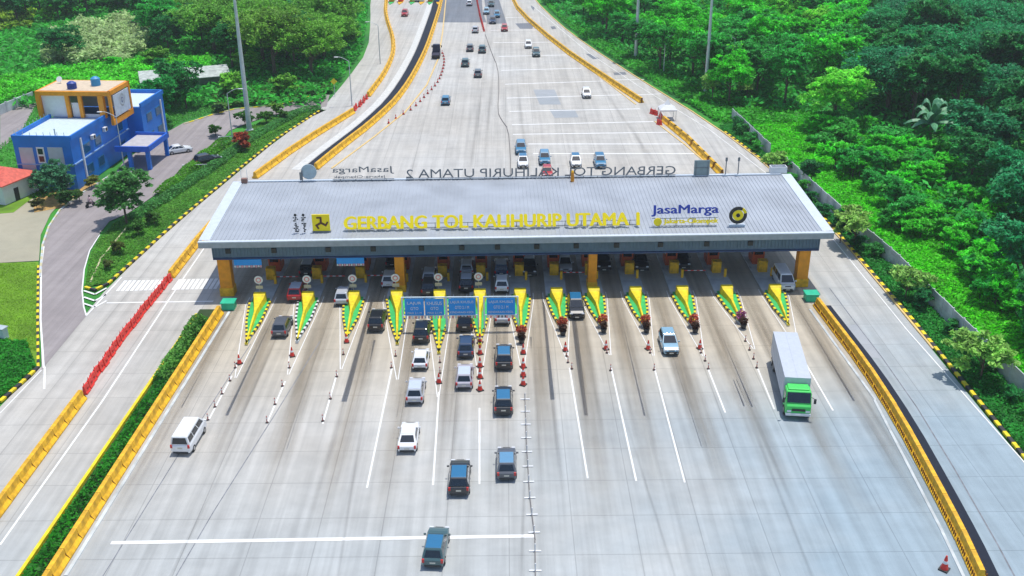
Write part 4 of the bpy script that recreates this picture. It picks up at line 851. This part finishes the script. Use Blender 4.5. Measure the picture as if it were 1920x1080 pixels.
for lx,ly,l,c,h in((-5.6,14.6,'dark blue water tank on the orange office roof',(.01,.05,.30),.95),(-2.6,17.0,'light blue water tank on the orange office roof',(.04,.28,.55),1.2)):
    v=q@Vector((lx,ly,12.56)); m_=MB(); m_.tube((0,0,0),(0,0,h),.75,n=20); m_.tube((0,0,h),(0,0,h+.3),.75,.3,n=20); 
    for k in range(3): m_.tube((0,0,.2+k*.3),(0,0,.26+k*.3),.79,n=20)
    o=tag(m_.build('water_tank',PLASTIC,bevel=.0),l,'water tank','water tanks on the office roof'); o.location=v; o.color=(*c,1)
v=q@Vector((-9.5,18.5,12.56)); m_=MB(); m_.tube((0,0,0),(0,0,.5),.04); m_.tube((0,0,.5),(0,-.3,.7),.1,.5,n=14); o=tag(m_.build('satellite_dish',WHITE),'small white dish on the far left corner of the orange roof','dish'); o.location=v
# small house at left edge
p=G(0,385); r=empty('small_house','white hut with a red tiled roof at the left picture edge','house',None,(p.x-1.2,p.y+4.5,0),-.35)
m_=MB(); m_.box((0,0,1.5),(7,7,3)); m_.build('wall',WHITE,r); m_=MB(); m_.loft([[(-4,-4,3),(4,-4,3),(4,4,3),(-4,4,3)],[(-4,-4,3.15),(4,-4,3.15),(4,4,3.15),(-4,4,3.15)],[(-1.4,-.2,4.6),(1.4,-.2,4.6),(1.4,.2,4.6),(-1.4,.2,4.6)]],0,closed=True); m_.build('roof',mat('red_tile',(.65,.12,.08),.7,var=.2,scale=2),r)
m_=MB(); m_.box((3.52,-1,1.0),(.06,.9,2)); m_.build('door',DARK,r)
# shed behind the shrubs
p=G(345,170); r=empty('shed','long low shed with a pale grey sheet roof among the shrubs','shed',None,(p.x,p.y+2,0),.35)
m_=MB(); r.scale=(1.25,1.25,1.1); m_.box((0,0,1.3),(13,4,2.6)); m_.build('wall',mat('shed_wall',(.2,.2,.18),.8),r); m_=MB(); m_.loft([[(-7.5,-3,2.5),(7.5,-3,2.5),(7.5,3,3.3),(-7.5,3,3.3)],[(-7.5,-3,2.62),(7.5,-3,2.62),(7.5,3,3.42),(-7.5,3,3.42)]],0,closed=True); m_.build('roof',mat('weathered_sheet',(.42,.46,.42),.7,var=.3),r)
# low boundary wall beyond the parking
p0,p1=G(-60,240),G(64,188); r=empty('boundary_wall','low weathered wall behind the parking lot left of the office','wall'); m_=MB(); P_,st=resample([p0,p1],3); 
for p,d in P_: m_.box((p.x,p.y,.9),(st-.06,.2,1.9),0,math.atan2(d.y,d.x))
m_.build('panels',WALLC,r); m_=MB(); 
for p,d in P_: m_.box((p.x-d.x*st/2,p.y-d.y*st/2,1.0),(.3,.3,2.1),0,math.atan2(d.y,d.x))
m_.build('posts',WALLC,r)
# gateway frame by road
p=G(20,640); r=empty('utility_cabinet','pale metal cabinet on the grass at the left edge','cabinet',None,(p.x-1.3,p.y+.8,-.04),-.3); m_=MB(); m_.box((0,0,.7),(1.3,.8,1.3)); m_.build('case',mat('pale_cabinet',(.6,.68,.7),.5),r,bevel=.04); m_=MB(); m_.box((0,0,1.4),(1.5,1.0,.1)); m_.build('lid',STEEL,r)
# far toll booths top left
for k,(u,c) in enumerate([(733,ORG),(750,RED),(772,YEL),(790,WHITE),(806,ORG),(822,BLUE)]):
    p=G(u,6); r=empty('toll_booth','small far toll booth, %s from the left in the row at the top edge'%ORD[k],'toll booth','far toll booths at the top edge',(p.x,p.y+3,0)); m_=MB(); m_.box((0,0,1.0),(1.5,2.4,2)); m_.build('wall',c,r); m_=MB(); m_.box((0,-1.22,1.4),(1.1,.05,.8)); m_.build('window',GLASS,r); m_=MB(); m_.box((0,0,2.1),(1.8,2.8,.2)); m_.build('roof',WHITE,r)
    m_=MB(); m_.prism([(-.1,-6),(.1,-6),(.8,-2),(.8,5),(-.8,5),(-.8,-2)],-.03,.18); m_.build('island_base',YEL if k%2 else GRNP,r)
# ------------------------------------------------------------------ vegetation
def tree_proto(kind,name,cr,hh,trunk,nlobe,nq,leaf,flat,seed):
    g=np.random.default_rng(seed); r=empty(name,'x','tree'); cz=hh-cr*flat
    lob=[]
    for k in range(nlobe):
        a=g.random()*6.28; rad=cr*(.15+.62*g.random()**.7); lr=cr*(.30+.22*g.random()); lob.append((math.cos(a)*rad,math.sin(a)*rad,cz+cr*flat*(g.random()*1.1-.45),lr))
    lob.append((0,0,cz+cr*flat*.25,cr*.5)); w=np.array([l[3]**2 for l in lob]); w/=w.sum(); idx=g.choice(len(lob),nq,p=w); lb=np.array(lob)[idx]
    d=g.normal(size=(nq,3)); d/=np.linalg.norm(d,axis=1)[:,None]; d[:,2]=np.where(d[:,2]<-.3,-d[:,2],d[:,2])
    # tufts sit on the limbs' outlines; leaves gather round the tufts
    nt_=nlobe*(11 if nlobe>9 else 7); ti=g.choice(len(lob),nt_,p=w); td=g.normal(size=(nt_,3)); td/=np.linalg.norm(td,axis=1)[:,None]; td[:,2]=np.where(td[:,2]<-.35,-td[:,2],td[:,2])
    L_=np.array(lob)[ti]; tc_=L_[:,:3]+td*(L_[:,3]*(.55+.65*g.random(nt_)))[:,None]*np.array([1,1,min(1.,flat+.3)]); tr_=cr*(.09+.13*g.random(nt_))
    k_=g.integers(0,nt_,nq); rr=tr_[k_]*(.5+.65*g.random(nq)); c=tc_[k_]+d*rr[:,None]*np.array([1.15,1.15,.75])
    # twig tufts poking out
    o=quads('crown',c,leaf,g,r,LEAF,up=.7)
    m_=MB(); m_.tube((0,0,-.3),(0,0,cz),trunk,trunk*.55,n=8)
    for k in range(min(6,nlobe)): l=lob[k]; z0=cz*(.45+.08*k); m_.tube((0,0,z0),(l[0]*.8,l[1]*.8,l[2]),trunk*.45,trunk*.12,n=6)
    m_.build('trunk',BARK,r); return r
TP={'broad':[tree_proto('broad','broadleaf_tree',4.6,9.5,.28,15,8200,.50,.75,s) for s in(1,2,3)],
    'tall':[tree_proto('tall','broadleaf_tree',4.0,12.5,.3,15,7600,.48,1.15,s) for s in(11,12)],
    'spread':[tree_proto('spread','spreading_tree',8.5,12.5,.5,26,16000,.5,.42,s) for s in(21,22)],
    'young':[tree_proto('young','young_tree',2.2,4.4,.1,10,3200,.34,.85,s) for s in(31,32)],
    'bush':[tree_proto('bush','shrub',1.7,2.3,.1,8,1500,.38,.6,s) for s in(41,42)],
    'med':[tree_proto('med','garden_tree',3.4,6.6,.16,12,4200,.42,.85,s) for s in(51,)]}
tused={}
def tree(kind,p,col,sc,label,group=None,var=None,z=0,name=None,cat=None):
    lst=TP[kind]; k=random.randrange(len(lst)) if var is None else var; key=(kind,k)
    t=lst[k] if key not in tused else copy_tree(lst[k]); tused[key]=1
    t.location=(p.x,p.y,z); t.scale=(sc*random.uniform(.9,1.1),sc*random.uniform(.9,1.1),sc*random.uniform(.88,1.12)); t.rotation_euler=(0,0,random.uniform(0,6.28)); t['label']=label; t['category']=cat or ('shrub' if kind=='bush' else 'tree')
    if group: t['group']=group
    if name: t.name=name
    for c in t.children:
        if c.name.startswith('crown'): c.color=(*[x*random.uniform(.9,1.1) for x in col],1)
    return t
def inpoly(x,y,poly):
    c=False; j=len(poly)-1
    for i in range(len(poly)):
        xi,yi=poly[i]; xj,yj=poly[j]
        if (yi>y)!=(yj>y) and x<(xj-xi)*(y-yi)/(yj-yi)+xi: c=not c
        j=i
    return c
DKG=(.035,.27,.06); MDG=(.045,.42,.06); BRG=(.08,.62,.03); OLV=(.16,.42,.04); TEA=(.03,.31,.10); LIM=(.22,.66,.05)
def xedge_r(y):  # right road edge x at y
    for a,b in zip(RE,RE[1:]):
        if a.y<=y<=b.y: return a.x+(b.x-a.x)*(y-a.y)/(b.y-a.y)
    return RE[-1].x
def xedge_l(y):
    for a,b in zip(LE,LE[1:]):
        if a.y<=y<=b.y: return a.x+(b.x-a.x)*(y-a.y)/(b.y-a.y)
    return LE[-1].x
pl=[]
def far_enough(x,y,d): return all((x-a)**2+(y-b)**2>d*d for a,b in pl)
RW='dense wood right of the road'
cnt=0
def place_forest(x0,x1,y0,y1,tries,ok,pick,dmin,limit):
    global cnt; n_=0
    for _ in range(tries):
        if n_>=limit: break
        y=y0+(y1-y0)*random.random(); x=x0+(x1-x0)*random.random()
        if not ok(x,y): continue
        u,v=proj((x,y,5)); 
        if u<-140 or u>2060 or v<-60 or v>900: continue
        if not far_enough(x,y,dmin*(.85+.3*random.random())): continue
        pl.append((x,y)); pick(x,y,u,v); n_+=1
    return n_
PALM=G(1742,262)
def okR(x,y):
    e=xedge_r(y)
    if y<200:
        if x<(57.5 if y<118 else 60.5): return False
        if ((x-61)/11)**2+((y-152)/34)**2<1: return False
        if (x-PALM.x)**2+(y-PALM.y)**2<49 or (abs(x-PALM.x+.4*(PALM.y-y)*.4)<7 and PALM.y-16<y<PALM.y): return False
    else:
        if x<e+7: return False
    return True
def pickR(x,y,u,v):
    p=Vector((x,y,0)); rr=random.random()
    dark = v<230 and u>1640
    if u>1640 and 230<v: 
        k,c,l=('broad',TEA if rr<.5 else DKG,'bushy deep green tree of the wood beyond the concrete wall')
    elif dark:
        k,c,l=('spread',TEA,'wide dark flat topped tree high in the right wood') if rr<.35 else ('tall',DKG,'tall dark tree in the far right wood')
    elif rr<.45: k,c,l='broad',BRG,'bright green rounded tree of the right wood'
    elif rr<.75: k,c,l='broad',MDG,'mid green rounded tree of the right wood'
    elif rr<.9: k,c,l='tall',MDG,'tall mid green tree of the right wood'
    else: k,c,l='broad',LIM,'lime green tree of the right wood'
    tree(k,p,c,random.uniform(.8,1.25) if k!='spread' else random.uniform(.75,1.0),l,RW)
n1=place_forest(8,175,62,430,9000,okR,pickR,7.2,235)
LW='wood left of the road'
REED=[(-200,60),(60,50),(270,30),(300,110),(240,135),(90,110),(60,140),(-200,170)]
GRS=[(-200,150),(60,135),(230,112),(395,112),(400,170),(330,170),(300,190),(285,260),(-200,300)]
WX0=lambda y: float(np.interp(y,[55,76,89,104,121,127,134.7,155.8,171.7,192],[52.5,52.1,51.4,50.5,49.8,49.1,48.1,46.4,44.9,43.4]))
def okL(x,y):
    if x>xedge_l(y)-7: return False
    if y<192: return False
    u,v=proj((x,y,0))
    if inpoly(u,v,REED) or inpoly(u,v,GRS): return False
    if u>400 and v>150: return False
    if u<290 and v>140: return False
    if 280<u<420 and v>140: return False
    return True
def pickL(x,y,u,v):
    p=Vector((x,y,0)); rr=random.random()
    if u<130 and v>30: k,c,l='broad',DKG,'dark bushy tree behind the parking lot on the left'
    elif 330<u<620: k,c,l=('spread',OLV if rr<.6 else MDG,'wide olive green spreading tree behind the thick mast') if rr<.6 else ('tall',DKG,'tall dark tree of the left wood')
    elif u>=620: k,c,l='broad',BRG if rr<.6 else MDG,'bright green tree close to the left road'
    else: k,c,l='broad',MDG if rr<.5 else DKG,'leafy green tree of the far left wood'
    tree(k,p,c,random.uniform(.85,1.25) if k!='spread' else random.uniform(.8,1.05),l,LW)
n2=place_forest(-215,-38,190,430,9000,okL,pickL,7.6,130)
print('trees',n1,n2)
# particular trees
def T1(kind,u,v,col,sc,label,**k): return tree(kind,G(u,v),col,sc,label,**k)
T1('med',238,420,(.08,.27,.06),1.12,'round mid green tree on the grass between asphalt road and highway',var=0)
T1('med',118,372,(.07,.27,.12),.75,'small blue green tree before the near corner of the office')
T1('med',85,362,(.10,.30,.14),.55,'pale slender tree beside the office wall panel')
T1('bush',172,352,(.20,.28,.05),.75,'yellow green bush at the foot of the drain pipe')
T1('med',300,232,(.02,.30,.05),1.25,'dense green tree behind the porch'); T1('med',350,205,(.025,.28,.04),1.2,'dense green tree right of the office beside the asphalt'); T1('med',330,190,(.025,.28,.05),1.2,'green tree in front of the shed')
T1('bush',453,282,(.42,.07,.03),1.1,'red flowering bush at the foot of the thick mast')
for (u,v,l,s) in [(1600,465,'pale yellow green young tree beside the canopy corner',1.2),(1575,455,'darker bush right of the canopy corner',.9),(1697,562,'yellow green young tree in front of the concrete wall',.95),(1838,712,'yellow green young tree nearest to the camera before the wall',1.25),(1400,188,'young tree at the far end of the concrete wall',1.0),(1335,190,'pale young tree at the foot of the right mast',1.3),(1450,330,'young tree behind the right roof corner',.9),(1520,352,'dark young tree beside the roof verge',1.0),(1178,75,'pale young tree by the far right road',1.2),(1235,108,'young tree at the foot of the left mast',1.2)]:
    T1('young',u,v,(.36,.66,.14) if 'dark' not in l else (.03,.22,.06),s,l)
BU='shrubs in the overgrown hollow beyond the concrete wall'
for k in range(26):
    p=Vector((random.uniform(56.5,61),random.uniform(70,122),0)); tree('bush',p,random.choice([BRG,MDG,MDG]),random.uniform(.8,1.5),'leafy green shrub in the overgrown hollow beyond the concrete wall',BU)
for k in range(75):
    a=random.random()*6.28; rr=random.random()**.5; p=Vector((62+11*rr*math.cos(a),152+34*rr*math.sin(a),0)); 
    if p.x<54: continue
    tree('bush',p,random.choice([BRG,BRG,MDG,(.06,.42,.05)]),random.uniform(.9,1.7),'leafy green shrub in the overgrown hollow beyond the concrete wall',BU)
for k,(u,v,sc,c) in enumerate([(460,236,1.0,(.05,.2,.02)),(500,232,.9,(.06,.22,.02)),(530,226,.8,(.06,.2,.02)),(405,255,.8,(.05,.2,.02)),(205,505,.5,(.12,.16,.03)),(225,475,.6,(.10,.17,.02)),(260,442,.7,(.05,.18,.02)),(290,420,.7,(.07,.2,.03)),(70,392,.6,(.10,.12,.03)),(130,385,.8,(.05,.14,.03)),(150,378,.7,(.07,.15,.03)),(410,213,.7,(.02,.08,.02)),(560,195,.6,(.03,.1,.02)),(585,185,.6,(.03,.1,.02))]):
    T1('bush',u,v,c,sc,'low clipped bush on the grass between the asphalt road and the highway' if u>190 else 'low bush in the ochre garden bed before the office',group='low bushes left of the highway' if u>190 else 'bushes in the garden bed')
LB_='scattered shrubs in the rough ground left of the far road'
for k in range(900):
    if cnt>=70: break
    y=random.uniform(195,400); x=random.uniform(-190,xedge_l(y)-3); u,v=proj((x,y,0))
    if u<-60 or v<-30 or inpoly(u,v,REED) or (u<420 and v>150) or not far_enough(x,y,2.5): continue
    if 330<u<430 and 150<v<185: continue
    pl.append((x,y)); cnt+=1; tree('bush',Vector((x,y,0)),random.choice([BRG,MDG,LIM,OLV]),random.uniform(.9,2.0),'leafy shrub in the rough ground left of the far road',LB_)
VB='low shrubs on the verge between kerb and concrete wall'
for k in range(26):
    y=58+k*5.1+random.uniform(-1.5,1.5)
    tree('bush',Vector((WX0(y)-random.uniform(.7,1.6),y,0)),random.choice([(.05,.34,.06),(.07,.42,.05),(.03,.26,.06)]),random.uniform(.5,.95),'low green shrub on the verge between the striped kerb and the concrete wall',VB)
# banana-like palm
def palm(p,label):
    g=random.Random(4); r=empty('banana_plant',label,'banana plant',None,(p.x,p.y,0)); m_=MB(); r.scale=(1.35,)*3; m_.tube((0,0,0),(0,0,2.2),.3,.2,n=10); m_.build('stem',mat('banana_stem',(.12,.2,.05),.7),r)
    for k in range(19):
        a=k*2.4+.3*math.sin(k*5); m_=MB(); secs=[]
        for t in range(8):
            s=t/7; up_=(.3,.75,1.1)[k%3]; R_r=(3.6,3.0,1.7)[k%3]*s; z=2.1+3.4*up_*math.sin(s*2.0)-.9*s*s; wd=.5*math.sin(math.pi*min(1,s*.9+.08)); cx,cy=math.cos(a)*R_r,math.sin(a)*R_r; nx,ny=-math.sin(a),math.cos(a)
            secs.append([(cx-nx*wd,cy-ny*wd,z-.15),(cx,cy,z+.1),(cx+nx*wd,cy+ny*wd,z-.15)])
        m_.loft(secs,0,closed=False,cap=False); m_.build('frond',mat('banana_leaf',(.12,.34,.17),.5,var=.2),r,fix=False)
palm(PALM,'big banana plant with long pale fronds before the dark part of the right wood')
# hedges as things
def hedge(pts,wd,hh,col,label,seed,nm='hedge',dens=70,size=.3,cat='hedge'):
    g=np.random.default_rng(seed); P_,st=resample(pts,.5); c=[]
    for p,d in P_:
        n_=int(dens*st*wd*.8)+3; o=g.uniform(-.5,.5,(n_,3)); edge=g.random(n_)
        for q in range(n_):
            s=o[q,1]*wd; z=hh*(1-abs(2*o[q,1])**3*.6)*(1 if edge[q]>.35 else g.random()); c.append((p.x+d.x*o[q,0]*st-d.y*s,p.y+d.y*o[q,0]*st+d.x*s,z*(.85+.3*math.sin(p.x*1.3+p.y*.7)*.5+.1*g.random())))
    o=quads(nm,np.array(c),size,g,None,LEAF2); o.color=(*col,1); 
    return tag(o,label,cat)
hedge(GP((300,368),(340,338),(380,300),(425,268)),2.4,1.3,(.10,.34,.02),'clipped green hedge along the asphalt road left of the canopy',1)
hedge(GP((250,412),(330,362),(400,315),(470,262),(560,212),(600,205)),2.2,1.0,(.09,.32,.07),'long bushy hedge strip beside the yellow and black kerb',2)
hedge([p+Vector((-1.55,0,0)) for p in GP((70,1130),(100,1080),(250,850),(405,600))],1.3,.75,(.03,.26,.015),'low green planting between the yellow kerb and yellow barrier',3,nm='planting',cat='planting')
hedge([p+Vector((-1.6,0,0)) for p in GP((330,720),(400,605))],1.6,1.3,(.12,.34,.05),'taller leafy planting at the upper end of the yellow planting strip',5,nm='planting',cat='planting')
# stuff: ground vegetation
def cover(name,world_poly,n_,size,hgt,col,seed,bumps=.12):
    g=np.random.default_rng(seed); wp_=np.array([(p[0],p[1]) for p in world_poly]); mn,mx_=wp_.min(0),wp_.max(0); pts=g.uniform(mn,mx_,(n_*3,2))
    x,y=pts[:,0],pts[:,1]; c=np.zeros(len(pts),bool); j=len(wp_)-1
    for i in range(len(wp_)):
        xi,yi=wp_[i]; xj,yj=wp_[j]
        with np.errstate(divide='ignore',invalid='ignore'): c^=((yi>y)!=(yj>y))&(x<(xj-xi)*(y-yi)/(yj-yi+1e-9)+xi)
        j=i
    pts=pts[c][:n_]; x,y=pts[:,0],pts[:,1]
    h=hgt*(.35+.5*(np.sin(x*.55+np.sin(y*.31)*2)*np.cos(y*.47+x*.13)+1)/2+.35*g.random(len(pts)))
    cc=np.stack([x,y,h*g.random(len(pts))**.4-.05],1); o=quads(name,cc,size,g,None,LEAF2,up=.9); o.color=(*col,1); return tag(o,kind='stuff')
WX=lambda y: np.interp(y,[55,76,89,104,121,127,134.7,155.8,171.7,192],[52.5,52.1,51.4,50.5,49.8,49.1,48.1,46.4,44.9,43.4])
ver=[(47.1,50),(47.1,106),(46.6,134.7),(44.7,161),(40,188),(43.2,190),(44.7,171),(46.2,155),(47.9,134),(49.6,121),(50.3,104),(51.2,89),(52.3,50)]
cover('grass_verge_plants',ver,42000,.26,.55,(.03,.30,.035),11)
slope=[(WX(y)+.4,y) for y in (50,90,120,150,190)]+[(66,195),(68,150),(66,100),(66,50)]
cover('bright_grass',slope,70000,.42,.5,(.09,.62,.010),12)
cover('undergrowth',[(60,50),(60,195),(46,200),(33,240),(17,300),(8,400),(200,430),(200,180),(90,50)],90000,1.0,2.2,(.04,.40,.05),13)
cover('bright_grass',[(40,192),(44,188),(62,190),(60,215),(34,222)],12000,.5,.9,(.06,.45,.02),24)
cover('roadside_grass',[(x,y) for x,y in [(40.5,192),(31.5,226),(22.5,264),(17,294),(11.5,337),(18,340),(30,262),(42,225),(50,195)]],16000,.6,1.0,(.06,.42,.03),14)
cover('undergrowth',[(xedge_l(y)-.8,y) for y in(205,225,260,300,340,400)]+[(-215,400),(-150,190),(-100,205),(-60,205)],80000,1.0,1.8,(.05,.42,.04),15)
cover('reeds',[tuple(G(u,v).xy) for u,v in [(85,132),(78,112),(100,92),(92,76),(128,70),(150,54),(200,58),(236,44),(262,52),(284,74),(276,104),(250,118),(232,136),(190,126),(150,134),(118,124)]],16000,.8,4.2,(.42,.58,.24),16)
cover('reeds',[tuple(G(u,v).xy) for u,v in [(-100,75),(60,55),(70,30),(-100,5)]],9000,.9,2.5,(.30,.52,.04),17)
cover('bright_grass',[tuple(G(u,v).xy) for u,v in [(-150,190),(60,150),(230,125),(395,118),(400,165),(320,170),(290,250),(240,200),(60,188),(-150,235)]],60000,.6,2.7,(.12,.66,.03),18)
cover('scrub',[tuple(G(u,v).xy) for u,v in [(400,215),(395,180),(400,150),(620,150),(625,175),(590,176),(520,192),(440,200)]],16000,.55,.9,(.12,.28,.05),19)
cover('short_grass',[tuple(G(u,v).xy) for u,v in [(-40,300),(40,245),(70,192),(240,150),(400,165),(440,196),(400,210),(345,226),(288,258),(270,235),(160,300),(120,372),(60,372),(40,345),(-40,400)]],26000,.3,.35,(.08,.36,.04),33)
cover('short_grass',[tuple(G(u,v).xy) for u,v in [(-40,285),(62,200),(30,262),(140,372),(205,325),(300,255),(345,228),(400,214),(330,190),(240,180),(60,180),(-40,230)]],0,.25,.3,(.08,.4,.03),23) if False else None
cover('short_grass',[tuple(G(u,v).xy) for u,v in MEDG],30000,.22,.28,(.10,.34,.03),20)
cover('short_grass',[tuple(G(u,v).xy) for u,v in [(-50,600),(20,640),(50,640),(68,690),(0,750),(-50,790)]],12000,.25,.5,(.03,.30,.02),21)
cover('short_grass',[tuple(G(u,v).xy) for u,v in [(-60,495),(70,492),(70,660),(20,640),(-60,600)]],16000,.12,.06,(.2,.42,.012),22)
for o in list(bpy.data.objects):
    if o.parent is None and o.get('label')=='x': print('unused proto',o.name); 

# ------------------------------------------------------------------ thin summer air
m=bpy.data.materials.new('thin_haze'); m.use_nodes=True; n=m.node_tree; n.nodes.clear(); o_=n.nodes.new('ShaderNodeOutputMaterial'); v_=n.nodes.new('ShaderNodeVolumePrincipled')
v_.inputs['Color'].default_value=(.86,.93,1,1); v_.inputs['Density'].default_value=.00018; n.links.new(v_.outputs[0],o_.inputs['Volume'])
mb=MB(); mb.box((0,300,28),(1400,1100,60)); hz=mb.build('haze',m); hz['kind']='stuff'
S.cycles.volume_bounces=0
